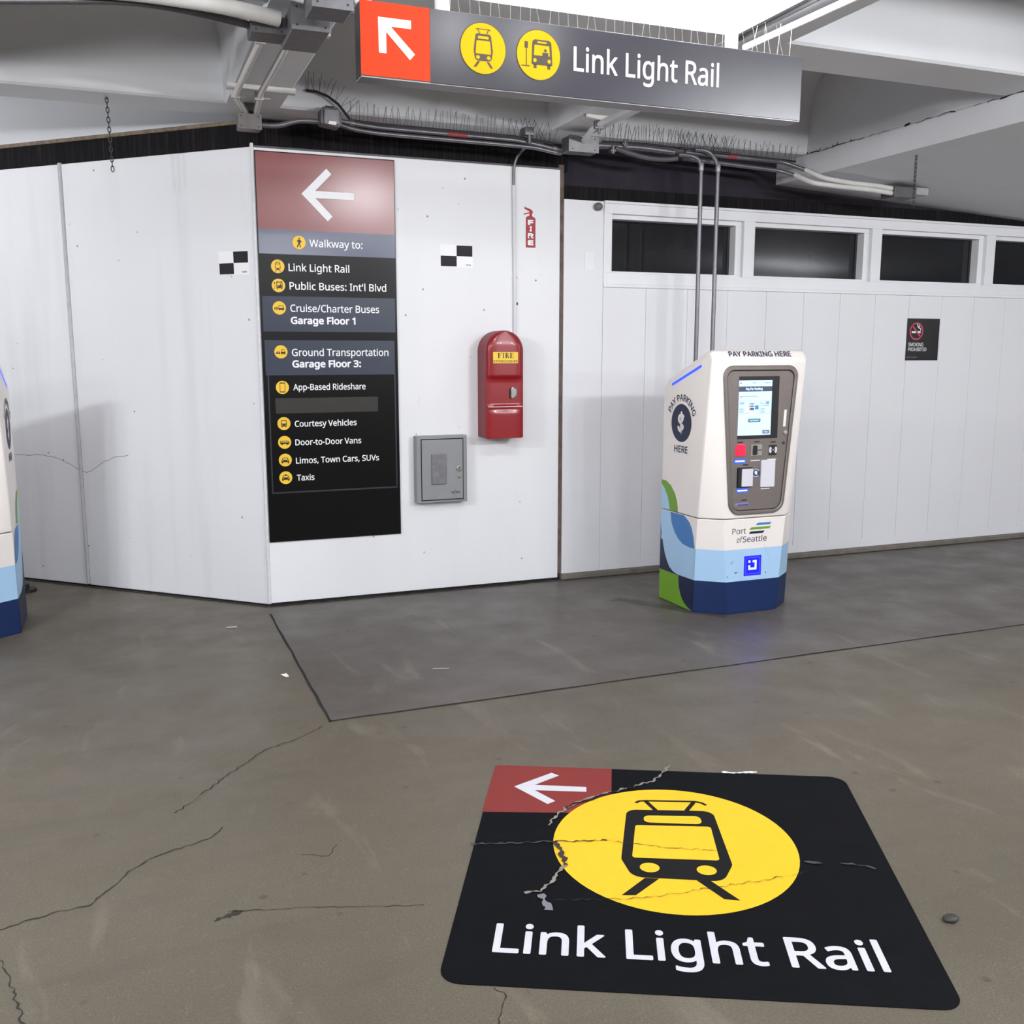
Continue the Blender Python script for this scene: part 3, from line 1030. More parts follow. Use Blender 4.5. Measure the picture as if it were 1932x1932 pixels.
def kiosk(loc, label, group):
    k = thing('pay_station', label, 'pay station', loc, 0, group)
    pts = []
    for z, fx, sy in ((0.0, 0.178, -0.142), (0.598, 0.226, -0.170)):
        for s in (-1, 1):
            pts += [(s * fx, YF, z), (s * HW, sy, z), (s * HW, YR, z)]
    base = hull('base_cabinet', pts, K_BASE, k, 0.004)
    pts = []
    for s in (-1, 1):
        pts += [(s * .226, YF, .603), (s * HW, -.170, .603), (s * HW, YR, .603)]
        pts += [(s * .318, YF, 1.545), (s * HW, -.243, 1.54)]
        for y, z in ((-.272, 1.580), (-.262, 1.600), (-.248, 1.617), (-.228, 1.624), (-.205, 1.620), (.205, 1.463), (.240, 1.446), (.260, 1.425)):
            pts.append((s * .312, y, z))
            pts.append((s * .338, y * .985, z - .012))
            if y > -.25: pts.append((s * HW, y * .97, z - .034))
        pts += [(s * HW, YR, 1.385)]
    hull('upper_cabinet', pts, K_CRM, k, 0.006)
    obj('seam', bx(-HW + .012, HW - .012, -.16, YR - .01, .596, .605), M_GAP, k)
    # ---- front lettering and logo
    F = front(YF)
    top = lambda a, b, d: (a, -.2655 - d * .8 + (b - 1.597) * .66, b + d * .5)
    Flat().text('PAY PARKING HERE', -.226, 1.584, .030, K_TXT, 0, width=.445, bold=.014).build('lettering', top, k, base=.0025)
    Flat().text('Port', -.163, .505, .036, K_TXT, 0, width=.100, bold=0).text('of', -.131, .451, .036, K_TXT, 0, width=.036, bold=-.002, shear=.2)\
        .text('Seattle', -.085, .451, .036, K_TXT, 0, width=.177, bold=-.002).build('lettering', F, k)
    lg = Flat()
    for m, a, b, c, d, z0, z1 in ((K_BLUE, .0065, .022, .1225, .110, .553, .567), (K_GRN, -.0405, -.024, .1205, .106, .527, .5415), (K_DN, -.0435, -.028, .0735, .061, .501, .516)):
        lg.shape([(a, z0), (a + .006, z0 + .007), (b, z1), (c, z1), (c - .005, z1 - .007), (d, z0)], m)
    lg.build('stripe_logo', F, k)
    sq = Flat()
    sq.shape([(-.0685, .236), (.0585, .236), (.0565, .362), (-.0685, .362)], K_SQ, 0)
    sq.shape([rect(-.058, .048, .246, .352), rect(-.053, .043, .251, .347)], K_SQ3, 1)
    for x, z in ((0, 0), (0, 1), (0, 3), (1, 0), (2, 0), (3, 0), (3, 1), (3, 2), (3, 3), (2, 3), (2, 2), (1, 2)):
        if (x, z) in ((2, 2), (1, 2)) : continue
        x0, z0 = -.038 + .0155 * x, .272 + .0155 * z
        sq.shape(rect(x0, x0 + .0155, z0, z0 + .0155), K_SQ2, 2)
    sq.build('blue_light_square', F, k)
    for lp in ([(-.1385, .264), (-.1075, .265), (-.1305, .257)], [(-.1715, .318), (-.150, .337), (-.147, .338), (-.158, .325)], disc_loop(.094, .248, .004, n=8), disc_loop(-.188, .240, .004, n=8)):
        Flat().shape(lp, M_BLACK).build('scuff_mark', F, k)
    Flat().shape([(.066, .44), (.0675, .44), (.128, .318), (.1265, .318)], mat('scuff_grey', '#9AA3AE', .7)).build('scuff_mark', F, k)
    # ---- steel fascia
    q = lambda t, b, z0, z1, r: round_poly([(-b, z0), (b, z0), (t, z1), (-t, z1)], [r * 1.25, r * 1.25, r, r], 10)
    out, inn, gap = q(.272, .196, .625, 1.532, .066), q(.246, .177, .650, 1.503, .048), q(.242, .174, .654, 1.499, .045)
    bz = NBM()
    ring_prism(bz, out, inn, F, -.004, .014)
    obj('bezel', bz, K_STEEL, k, smooth=40, bevel=.005, seg=2)
    pn = NBM()
    prism(pn, inn, F, -.003, .0015)
    obj('panel_gap', pn, M_GAP, k)
    pn = NBM()
    prism(pn, gap, F, 0, .0055)
    panel = obj('control_panel', pn, K_STEELD, k, bevel=.001, seg=1)
    P = front(YF - .0055)
    Flat().shape(rect(-.1565, .1345, 1.090, 1.467), M_BLACK).build('screen_surround', P, k)
    d = Flat()
    d.shape(rect(-.156, .082, 1.112, 1.443), K_SCR, 1)
    d.shape(rect(-.156, .082, 1.376, 1.407), K_SCRD, 2)
    d.text('Pay For Parking', -.108, 1.385, .0145, K_SCR, 3, width=.120, bold=.05)
    d.text('English', -.062, 1.426, .006, K_SCRT, 2, bold=.02).text('English US', .028, 1.426, .006, K_SCRT, 2, width=.042, bold=.02)
    d.shape([(-.150, 1.424), (-.143, 1.434), (-.136, 1.424)], K_SCRT, 2)
    d.shape(rect(-.150, -.02, 1.346, 1.349), K_SCRT, 2); d.shape(rect(-.150, -.13, 1.337, 1.340), K_SCRT, 2)
    d.shape([rect(-.152, -.080, 1.243, 1.322), rect(-.151, -.081, 1.244, 1.321)], K_SCRT, 2)
    d.shape([rect(-.001, .073, 1.241, 1.320), rect(0, .072, 1.242, 1.319)], K_SCRT, 2)
    d.text('SEA', -.148, 1.299, .014, K_SCRT, 2, width=.034, bold=.02)
    d.text('Port', .004, 1.300, .009, K_SCRT, 2, bold=.01).text('of Seattle', .014, 1.288, .009, K_SCRT, 2, width=.05, bold=.01)
    for j in range(3): d.shape([(.034 + .004 * j, 1.300 + .006 * j), (.038 + .004 * j, 1.304 + .006 * j), (.066, 1.304 + .006 * j), (.062, 1.300 + .006 * j)], K_SCRT, 2)
    for j in range(4):
        d.shape(rect(-.148, -.118, 1.252 + .007 * j, 1.2545 + .007 * j), K_SCRT, 2); d.shape(rect(.004, .034, 1.250 + .007 * j, 1.2525 + .007 * j), K_SCRT, 2)
    d.shape(rect(-.078, -.042, 1.301, 1.306), K_SCRD, 2); d.shape(rect(-.078, -.042, 1.284, 1.289), K_SCRD, 2)
    d.text('VISA', -.071, 1.291, .008, K_SCRD, 2, bold=.02)
    d.shape(disc_loop(-.066, 1.271, .010, .008, 20), mat('card_red', '#8E4552', .4, emit=.3), 2); d.shape(disc_loop(-.053, 1.271, .010, .008, 20), mat('card_grey', '#6A5560', .4, emit=.3), 3)
    d.shape(rect(-.037, -.012, 1.268, 1.293), mat('card_blue', '#3F7FB8', .4, emit=.4), 2)
    d.shape(rrect(-.084, .006, 1.191, 1.213, .004), mat('button_teal', '#4E7F86', .4, emit=.4), 2)
    d.text('Get Started!', -.068, 1.1975, .008, K_SCR, 3, width=.058, bold=.04)
    d.shape(rrect(.022, .074, 1.120, 1.143, .005), mat('button_slate', '#6B7088', .4, emit=.4), 2)
    d.text('Help', .034, 1.127, .008, K_SCR, 3, width=.026, bold=.04)
    d.build('display', P, k)
    # readers
    def plate(name, x0, x1, z0, z1, dp, m, r=.004):
        b_ = NBM()
        prism(b_, rrect(x0, x1, z0, z1, r), P, -.002, dp)
        return obj(name, b_, m, k, bevel=min(.002, dp * .3))
    plate('ticket_scanner', -.165, -.096, .988, 1.058, .008, K_RED, .012)
    cr = plate('card_slot', -.055, .024, .986, 1.055, .006, mat('slot_chrome', '#B9B7B2', .35, .6))
    b_ = NBM(); prism(b_, rrect(-.044, -.014, .992, 1.050, .008), P, .004, .011); obj('slot_mouth', b_, M_BLACK, cr)
    Flat().shape(rect(-.014, .022, 1.019, 1.023), M_BLACK, 12).build('slot_line', P, cr)
    rd = plate('contactless_reader', .077, .133, .986, 1.049, .004, M_BLACK)
    fw = Flat()
    for s in (-1, 1):
        for rr in (.016, .022, .027):
            fw.shape(stroke([(.105 + s * rr * cos(a), 1.018 + rr * sin(a)) for a in [radians(-48 + 12 * j) for j in range(9)]], .004), M_WHITE, 0)
    fw.shape(disc_loop(.105, 1.018, .004, n=10), M_WHITE)
    fw.build('wave_symbol', front(YF - .0055 - .004), rd)
    for x0, x1, z, m1, m2 in ((-.164, -.096, .957, K_LEDW, K_LEDB), (-.141, -.070, .776, K_LEDW, K_LEDB)):
        Flat().shape(rrect(x0 - .010, x1 + .010, z - .013, z + .013, .012), m2, 0).shape(rrect(x0, x1, z - .004, z + .004, .003), m1, 1).build('status_light', P, k)
    for x0, x1, z in ((-.054, .014, .957), (.068, .134, .960), (.028, .094, .780)):
        Flat().shape(rrect(x0, x1, z - .0035, z + .0035, .003), mat('unlit_bar', '#D6D4D4', .5), 0).build('status_bar', P, k)
    ph = plate('payment_terminal', -.147, -.043, .797, .918, .014, M_BLACK)
    b_ = NBM(); prism(b_, rrect(-.123, -.044, .802, .910, .004), P, .013, .019); obj('screen_cover', b_, mat('terminal_cover', '#D3D1DA', .45), ph, bevel=.001)
    plate('receipt_cover', .022, .124, .790, .958, .008, mat('terminal_cover', '#D3D1DA', .45))
    sp_ = Flat().shape(disc_loop(-.012, .880, .032, n=36), mat('sticker_teal', '#23405C', .5), 1).shape(disc_loop(-.012, .884, .010, n=16), M_WHITE, 2)
    sp_.shape([(-.020, .874), (-.002, .868), (-.004, .878), (-.014, .884)], M_WHITE, 3)
    arc = lambda r0, s, x0: (lambda a, b: (-.012 + (r0 + s * b) * sin(s * (a - x0) / r0) * 1.0, .880 + s * (r0 + s * b) * cos((a - x0) / r0)))
    sp_.text('CUSTOMER', 0, 0, .008, M_WHITE, 2, width=.046, bold=.02, align='C', fn=lambda a, b: (-.012 + (.020 + b) * sin(a / .022), .880 + (.020 + b) * cos(a / .022)))
    sp_.text('SERVICE', 0, 0, .008, M_WHITE, 2, width=.040, bold=.02, align='C', fn=lambda a, b: (-.012 + (.028 - b) * sin(a / .024), .880 - (.028 - b) * cos(a / .024)))
    sp_.build('help_button', P, k)
    kl = NBM(); prism(kl, disc_loop(.190, 1.123, .013, n=20), P, -.002, .012); lk = obj('lock', kl, mat('slot_chrome', '#B9B7B2', .35, .6), k, bevel=.002)
    kl = NBM(); prism(kl, disc_loop(.182, 1.058, .010, n=16), P, -.002, .004); obj('keyhole', kl, mat('lock_dark', '#4A4644', .4, .4), k)
    Flat().shape(rrect(.176, .195, 1.160, 1.262, .003), M_PAPER).build('serial_label', lambda a, b, d: (a + (b - 1.21) * .05, YF - .0055 - d, b), k)
    for x, z in ((-.132, 1.071), (-.012, 1.071), (.105, 1.066), (-.088, .932), (-.090, .715)):
        ic = Flat()
        ic.shape(rect(x - .014, x + .014, z - .003, z + .004), S_INK); ic.shape([(x - .02, z + .006), (x - .014, z + .006), (x - .017, z - .006)], S_INK); ic.shape([(x + .02, z + .006), (x + .014, z + .006), (x + .017, z - .006)], S_INK)
        ic.build('reader_icon', P, k)
    Flat().shape(rect(-.155, -.055, .682, .700), mat('slot_violet', '#7E78B8', .5)).shape(rect(-.135, -.060, .684, .689), M_BLACK, 1).build('receipt_slot', P, k)
    Flat().shape(rect(-.205, -.175, 1.405, 1.460), mat('speaker_holes', '#77706D', .6)).build('speaker_grille', P, k)
    # ---- the two sides carry the same artwork, mirrored front to back where it is a shape
    for s in (-1, 1):
        side = lambda a, b, d, s=s: (s * (HW + d), a, b)            # a is depth (y), b is height
        A = lambda p: (p[0] - 5.285, p[1])
        g = Flat()
        out_ = [(5.555, .791), (5.496, .791), (5.437, .766), (5.387, .722), (5.356, .667), (5.344, .606)]
        in_ = [(5.446, .606), (5.455, .643), (5.477, .690), (5.513, .736), (5.555, .765)]
        g.shape([A(p) for p in out_ + in_], K_GRN)
        g.shape([A(p) for p in in_ + [(5.555, .606)]], K_LB)
        g.build('side_artwork', side, k)
        g = Flat()
        lensL = [(5.434, .596), (5.416, .523), (5.375, .470), (5.330, .435), (5.278, .412), (5.205, .404), (5.136, .407)]
        lensR = [(5.151, .470), (5.175, .528), (5.204, .562), (5.240, .582), (5.269, .596)]
        arcn = [(5.555, .52), (5.551, .502), (5.539, .442), (5.515, .364), (5.492, .307), (5.463, .265), (5.430, .232), (5.385, .212), (5.333, .203), (5.143, .207)]
        g.shape([A(p) for p in [(5.555, .596)] + lensL + [(5.140, .30)] + arcn[::-1]], K_LB, 0)
        g.shape([A(p) for p in lensL + lensR], K_BLUE, 1)
        g.shape([A(p) for p in arcn[:3] + [(5.545, .40), (5.555, .40)]], K_BLUE, 1)
        g.shape([A(p) for p in [(5.555, .40), (5.527, .40)] + arcn[3:9] + [(5.319, .199), (5.555, .199)]], K_DN, 1)
        gq = [(5.319, .199), (5.310, .131), (5.292, .09), (5.269, .059), (5.240, .036), (5.212, .023), (5.150, .004)]
        g.shape([A(p) for p in [(5.555, .199)] + gq + [(5.555, .004)]], K_GRN if s < 0 else K_DN, 1)
        g.shape([A(p) for p in [(5.333, .203)] + gq + [(5.144, .004), (5.142, .207)]], K_DN, 1)
        g.build('side_artwork', side, base)
        # dollar disc and curved writing (reads the right way on each side)
        sd = lambda a, b, d, s=s: (s * (HW + d), .047 + s * a, 1.173 + b)
        e = Flat()
        e.shape(disc_loop(0, 0, .119, n=56), K_TXT, 0)
        e.text('$', 0, -.058, .116, K_CRM, 1, font=FINTER, bold=.030, align='C', width=.088)
        e.build('dollar_disc', sd, k)
        e = Flat()
        R_ = .138
        e.text('PAY PARKING', 0, 0, .042, K_TXT, 0, width=.355, bold=.02, align='C',
               fn=lambda a, b: ((R_ + b) * sin((a + .006) / (R_ + .012)), (R_ + b) * cos((a + .006) / (R_ + .012))))
        e.build('lettering', sd, k)
        e = Flat()
        e.text('HERE', .002, -.186, .044, K_TXT, 0, width=.158, bold=.022, align='C')
        e.build('lettering', sd, k)
        e = Flat()
        c0, c1 = Vector((.172, 1.407)), Vector((-.167, 1.530))
        t = (c1 - c0).normalized(); nv = Vector((-t.y, t.x)) * .0085
        lp = [tuple(c0 + nv), tuple(c0 - nv), tuple(c1 - nv), tuple(c1 + nv)]
        e.shape(round_poly(lp, .0075, 5), K_LED)
        e.build('blue_light_strip', side, k)
    return k


kiosk((3.5925, 5.285, 0), 'cream and blue parking pay station with lit screen in front of the windowed wall', 'parking pay stations')


def copy_tree(o, parent=None):
    c = o.copy()
    COL.objects.link(c)
    if parent: c.parent = parent
    for ch in list(o.children): copy_tree(ch, c)
    return c


k1 = bpy.data.objects['pay_station']
k2 = copy_tree(k1)
k2.location = (-0.978, 6.325, 0)
k2['label'] = 'pay station cut off by the left edge, before the speckled angled wall'
# black foot of the stand behind the cropped pay station
ft = NBM()
for r0, r1, z0, z1 in ((.075, .07, 0, .018), (.03, .026, .018, .05)):
    prism(ft, disc_loop(-.70, 7.30, r0, n=24), lambda a, b, d: (a, b, d), z0, z1)
tag(obj('stand_foot', ft, M_BLACK), 'black round stand foot behind the pay station cut off at the left edge', 'stand foot')

# ================================================================== WALL THINGS
# fire extinguisher cabinet
R_DOOR = mat('cabinet_red', '#8B0F19', 0.32, var=0.05, scale=4, coat=.2)
R_SIDE = mat('cabinet_red_shell', '#7A1D27', 0.45, var=0.06, scale=5)
fx, fz = 2.226, 1.044
fe = thing('fire_extinguisher_cabinet', 'red arched fire extinguisher cabinet mounted on the white wall', 'cabinet', (fx, YA, fz))


def arch(x0, x1, z0, zs, n=20):
    c, r = (x0 + x1) / 2, (x1 - x0) / 2
    return [(x0, z0), (x1, z0)] + [(c + r * cos(pi * k / n), zs + r * sin(pi * k / n)) for k in range(n + 1)]


B_ = NBM()
prism(B_, arch(0.0, 0.268, 0.006, .575), lambda a, b, d: (a, d, b), -0.0, -0.155)
obj('body', B_, R_SIDE, fe, smooth=35, bevel=.003)


def cabinet_door():
    """arched door, bulging above and below a recessed middle panel"""
    bm = NBM()
    x0, x1, zs, r = .006, .264, .575, .129
    cx = (x0 + x1) / 2
    NZ, NX = 60, 20
    rows = []
    zt = zs + r
    for i in range(NZ + 1):
        z = zt * i / NZ
        hw = r if z <= zs else sqrt(max(r * r - (z - zs) ** 2, 1e-6))
        row = []
        for j in range(NX + 1):
            u = -1 + 2 * j / NX
            e = 1 - abs(u) ** 6
            y = -.155 - .012 * e
            if .212 < z < .402:                                    # handle panel, hollowed behind the two ribs
                k = min(1, (z - .212) / .008, (.402 - z) / .02)
                y += .010 * k * (1 - abs(u) ** 4)
            elif z >= .402:
                y -= .012 * e * min(1, (zt - z) / .08)
            elif z < .2:
                y += .008 * math.exp(-((z - .195) / .014) ** 2) * (1 - u * u)
            row.append(bm.verts.new((cx + u * hw, y, z)))
        rows.append(row)
    for A_, B2 in zip(rows, rows[1:]):
        for j in range(NX): bm.faces.new((A_[j], A_[j + 1], B2[j + 1], B2[j]))
    edge = [r_[0] for r_ in rows] + rows[-1][1:-1] + [r_[-1] for r_ in rows[::-1]] + rows[0][1:-1][::-1]
    back = [bm.verts.new((v.co.x, -.150, v.co.z)) for v in edge]
    n = len(edge)
    for i in range(n): bm.faces.new((edge[i], edge[(i + 1) % n], back[(i + 1) % n], back[i]))
    bm.faces.new(back)
    return bm


door = obj('door', cabinet_door(), R_DOOR, fe, smooth=50)
B_ = NBM(); tube(B_, [(.016, -.168, .210), (.256, -.168, .210)], .003, 6)
obj('white_rib', B_, mat('worn_white_edge', '#E2CFCF', .5), door)
hd = NBM()
prism(hd, round_poly([(.172, .262), (.196, .268), (.214, .285), (.214, .322), (.196, .338), (.180, .338), (.172, .325)], .008), front(-.155), .0, .022)
hdl = obj('handle', hd, mat('chrome', '#C9C8C6', .22, .9), door, bevel=.004)
hd = NBM()
prism(hd, rrect(.166, .186, .268, .330, .006), front(-.156), -.004, .004)
obj('handle_recess', hd, M_BLACK, door)
lb = Flat()
lb.shape(rect(.044, .221, .496, .569), mat('label_yellow', '#EAC43A', .5), 0)
# serif FIRE, drawn by hand
ink = mat('label_ink', '#2A1418', .5)


def serif(ch, x, z, h, w):
    st, se, th = .30 * w, .12 * h, .07 * h
    o = []
    o.append(rect(x + .14 * w, x + .14 * w + st, z, z + h)) if ch != 'I' else o.append(rect(x + .5 * w - st / 2, x + .5 * w + st / 2, z, z + h))
    if ch == 'I':
        o += [rect(x + .15 * w, x + .85 * w, z, z + th), rect(x + .15 * w, x + .85 * w, z + h - th, z + h)]
    else:
        o += [rect(x, x + .58 * w, z, z + th), rect(x, x + .3 * w, z + h - th, z + h)]
    if ch in 'FE':
        o += [rect(x + .2 * w, x + w, z + h - th, z + h), [(x + w, z + h), (x + w, z + h - .28 * h), (x + .9 * w, z + h - th)],
              rect(x + .3 * w, x + .72 * w, z + .48 * h, z + .54 * h), rect(x + .68 * w, x + .75 * w, z + .38 * h, z + .64 * h)]
    if ch == 'E':
        o += [rect(x + .2 * w, x + w, z, z + th), [(x + w, z), (x + w, z + .28 * h), (x + .9 * w, z + th)]]
    if ch == 'R':
        o += [rect(x + .3 * w, x + .65 * w, z + h - th, z + h), rect(x + .3 * w, x + .65 * w, z + .46 * h, z + .53 * h),
              [(x + .62 * w, z + h), (x + .84 * w, z + .88 * h), (x + .86 * w, z + .64 * h), (x + .62 * w, z + .46 * h), (x + .60 * w, z + .53 * h), (x + .66 * w, z + .62 * h), (x + .66 * w, z + .86 * h), (x + .6 * w, z + .93 * h)],
              [(x + .5 * w, z + .48 * h), (x + .76 * w, z + .48 * h), (x + 1.08 * w, z), (x + .8 * w, z)]]
    return o


for i, ch in enumerate('FIRE'):
    for lp in serif(ch, .076 + [0, .031, .052, .086][i], .530, .033, [.027, .019, .028, .027][i]): lb.shape(lp, ink, 1)
lb.text('EXTINGUISHER', .048, .501, .016, ink, 1, width=.170, bold=.01)
lb.build('label', front(-.1795), door)
rv = NBM()
for z in (.045, .19, .355, .50):
    bmesh.ops.create_icosphere(rv, subdivisions=1, radius=.0035, matrix=Matrix.Translation((.0, -.138, z)))
obj('rivets', rv, M_GALV, fe)

# grey key box
GRY = mat('grey_enamel', '#8B8C8E', 0.42, 0.15, var=0.05, scale=8)
kb = thing('key_box', 'grey locked steel wall box below left of the red cabinet', 'wall box', (1.772, YA, 0.622))
obj('body', bx(0, .350, -.07, 0, 0, .445), GRY, kb, bevel=.003)
obj('door_gap', bx(.030, .325, -.0712, -.066, .014, .426), M_GAP, kb)
dr = obj('door', bx(.036, .320, -.073, -.066, .020, .420), GRY, kb, bevel=.002)
obj('raised_plate', bx(.100, .202, -.083, -.072, .122, .326), mat('worn_plate', '#77767A', .45, .3, var=.2, scale=30), dr, bevel=.005)
B_ = NBM(); prism(B_, disc_loop(.292, .225, .019, n=20), front(-.073), -.001, .012)
lk = obj('lock', B_, mat('chrome', '#C9C8C6', .22, .9), dr, bevel=.003)
Flat().shape(rect(.2905, .2935, .217, .233), M_BLACK, 0).build('keyhole', front(-.085), lk)
Flat().text('PGF #15', .238, .056, .014, S_INK, 0, width=.060, bold=.03).shape(rect(.262, .272, .078, .081), S_INK).shape(rect(.262, .272, .046, .048), S_INK)\
    .build('lettering', front(-.073), dr)
Flat().shape([(.280, .170), (.300, .165), (.318, .168), (.300, .160), (.29, .152)], mat('rust_brown', '#7A5A3C', .8)).build('rust_stain', front(-.073), dr)


# checkered survey targets
def target(name_loc, rz, w, h, label):
    t = thing('checkered_target', label, 'wall sticker', name_loc, rz, 'black and white checkered targets')
    obj('sheet', bx(0, w, -.0015, -.0002, 0, h), mat('target_white', '#F0EFF1', .5, var=.01), t)
    f = Flat()
    tb = mat('target_black', '#1E1C22', .6, spec=.3, var=.1, scale=20)
    for lp in (rect(w / 2, w - .004, h / 2, h - .004), rect(.004, w / 2, .006, h / 2)):
        Flat().shape(lp, tb).build('black_square', front(-.0015), t)
    f.text('P3756', w - .048, .012, .010, S_INK, 0, width=.032, bold=.02)
    f.build('lettering', front(-.0015), t)


target((1.972, YA, 2.160), 0, .226, .144, 'checkered target sheet between the directory sign and the fire sticker')
u = sqrt((.601 - .80) ** 2 + (6.456 - 6.27) ** 2)
cB = Vector((.80, YA)) - Vector((.7295, -.684)) * .272
target((cB.x, cB.y, 2.080), RB, .222, .144, 'checkered target sheet on the angled wall left of the directory sign')

# fire sticker shaped like an extinguisher
fs = thing('fire_sticker', 'red extinguisher shaped FIRE sticker high beside the thin conduit', 'wall sticker', (2.574, YA, 2.306))
F_RED = mat('sticker_red', '#A01826', .5, var=.08, scale=30)
f = Flat()
sil = [(0, 0), (.070, 0), (.070, .186), (.066, .194), (.048, .203), (.045, .207), (.045, .218), (.050, .225), (.052, .233), (.040, .247), (.034, .249), (-.010, .263), (-.012, .252), (.026, .233), (.026, .229), (-.016, .219), (-.015, .211), (.024, .221), (.026, .222), (.026, .207), (.006, .200), (0, .192)]
f.shape(sil, F_RED)
f.build('silhouette', front(), fs, base=.0010)
f = Flat()
for ch, z in zip('FIRE', (.146, .105, .060, .015)):
    f.text(ch, .0355, z, .034, M_WHITE, 1, width=.018 if ch == 'I' else .042, bold=.07, align='C', font=FINTER)
f.build('lettering', front(), fs, base=.0012)

# smoking sign
ns = thing('no_smoking_sign', 'small black smoking prohibited sign on the planked wall', 'sign', (5.903, YC, 1.548))
obj('plate', bx(0, .335, -.006, .0, 0, .334), mat('plate_black', '#17161A', .45, var=.08), ns, bevel=.001, seg=1)
f = Flat()
NR = mat('prohibition_red', '#B8455A', .5)
f.shape([disc_loop(.094, .232, .071, n=48), disc_loop(.094, .232, .058, n=48)], NR, 2)
f.shape(rect(.046, .092, .218, .232), M_WHITE, 1); f.shape(rect(.104, .138, .218, .232), M_WHITE, 1)
f.shape(stroke([(.132, .236), (.138, .252), (.118, .258), (.104, .272), (.100, .288), (.112, .292), (.120, .282), (.116, .268), (.128, .266), (.136, .262)], .006), M_WHITE, 1)
d_ = .0455
f.shape(stroke([(.094 - d_, .232 + d_), (.094 + d_, .232 - d_)], .013), NR, 2)
f.build('no_smoking_symbol', front(-.006), ns)
f = Flat()
f.text('SMOKING', .020, .112, .029, M_WHITE, 0, width=.154, bold=.006).text('PROHIBITED', .020, .074, .028, M_WHITE, 0, width=.190, bold=.006)
f.text('RCW 70.160', .014, .020, .010, mat('faint_text', '#9A9AA0', .5), 0, width=.098, bold=0)
f.build('lettering', front(-.006), ns)

# blank plate and little grey sensor dome on the end panel
o = obj('blank_plate', bx(3.027, 3.100, YC - .004, YC, 2.173, 2.298), M_TRIM, bevel=.0015)
tag(o, 'small white blank cover plate on the end panel left of the windows', 'cover plate')
B_ = NBM()
bmesh.ops.create_uvsphere(B_, u_segments=20, v_segments=12, radius=.032, matrix=Matrix.Translation((3.118, YC - .018, 2.600)) @ Matrix.Diagonal((1, 1, .85, 1)))
sn = obj('wall_sensor', B_, mat('sensor_grey', '#6E6664', .5, var=.15, scale=40), smooth=60)
tag(sn, 'small grey dome sensor above left of the first window', 'sensor')
B_ = NBM(); tube(B_, [(3.118, YC - .03, 2.60), (3.118, YC + .0, 2.60)], .022, 12); obj('mount', B_, M_TRIM, sn)
# small blank tabs left on the front wall
tag(obj('blank_tab', bx(1.812, 1.836, YA - .003, YA, 1.268, 1.335), M_TRIM, bevel=.001), 'little white blank tab on the wall above the grey box', 'cover plate')

# ================================================================== CONDUITS, BOXES, CHAINS, SPIKES
def pipe(name, pts, r, m, label, cat='conduit', bend=.05, group=None, seg=12, extra=None):
    b_ = NBM()
    tube(b_, pts, r, seg, bend)
    o = obj(name, b_, m, smooth=45)
    tag(o, label, cat, group)
    return o


def coupling(parent, p, q, r, m=None):
    b_ = NBM(); tube(b_, [p, q], r, 12)
    return obj('coupling', b_, m or M_GALV, parent, smooth=45, bevel=.002)


# thin riser to the extinguisher cabinet
c = pipe('conduit', [(2.66, 6.13, 2.965), (2.56, 6.19, 2.955), (2.483, YA - .012, 2.86), (2.483, YA - .012, 2.70)], .0095, M_COND, 'thin grey conduit elbow curving down from the bundle to the white riser', bend=.09)
c = pipe('conduit', [(2.483, YA - .011, 2.70), (2.490, YA - .011, 2.1), (2.492, YA - .011, 1.6)], .0115, mat('white_conduit', '#DAD9DD', .5, var=.03), 'slim white conduit riser running down to the red extinguisher cabinet')
b_ = NBM(); box(b_, 2.470, 2.53, YA - .004, YA, 2.105, 2.118); tube(b_, [(2.516, YA - .012, 2.111), (2.516, YA, 2.111)], .009, 8)
obj('pipe_strap', b_, M_TRIM, c)
Flat().shape(disc_loop(2.512, 1.935, .007, .010, 12), M_BLACK).build('black_plug', front(YA), c)
# twin risers behind the pay station
for nm, x, lab in (('a', 3.690, 'grey vertical conduit nearer the fire cabinet, of the pair rising behind the pay station'), ('b', 3.821, 'grey vertical conduit nearer the smoking sign, of the pair rising behind the pay station')):
    zt_, yt_ = (2.905, 5.915) if nm == 'a' else (2.948, 5.925)
    c = pipe('riser_conduit', [(x - .17, yt_, zt_), (x - .06, yt_, zt_), (x, 5.90, 2.87), (x, 5.90, 0.0)], .0145, M_COND, lab, group='vertical conduits behind the pay station', bend=.06)
    coupling(c, (x, 5.90, 2.86), (x, 5.90, 2.81), .0185, mat('coupling_zinc', '#9A999B', .4, .7))
# horizontal bundle under the front beam
HY = 5.965
for dz_, dy_, lab in ((.0, 0, 'upper grey conduit of the pair running under the beam above the directory sign'), (-.030, .012, 'lower grey conduit of the pair running under the beam above the directory sign')):
    c = pipe('conduit', [(1.27, HY + dy_, 2.945 + dz_ * .6), (1.36, HY + dy_, 2.935 + dz_), (1.50, HY + dy_, 2.925 + dz_), (2.38, HY + dy_, 2.920 + dz_), (2.52, HY + dy_, 2.905 + dz_ * .6), (2.66, HY + dy_, 2.885 + dz_ * .6), (2.70, HY + dy_, 2.884 + dz_ * .6)], .0125, M_COND, lab, group='horizontal conduits above the directory sign', bend=.05)
    if dz_ == 0:
        b_ = NBM(); tube(b_, [(1.93, HY, 2.9222), (2.06, HY, 2.921)], .0135, 12); obj('red_tape_wrap', b_, M_REDTAPE, c, smooth=45)
        for xx in (1.33, 2.63): coupling(c, (xx, HY, 2.938 if xx < 2 else 2.890), (xx + .03, HY, 2.935 if xx < 2 else 2.886), .017)
b_ = NBM()
tube(b_, [(2.46, HY - .03, 2.955), (2.46, HY - .03, 2.90)], .012, 8); box(b_, 2.43, 2.49, HY - .035, HY + .05, 2.95, 2.999)
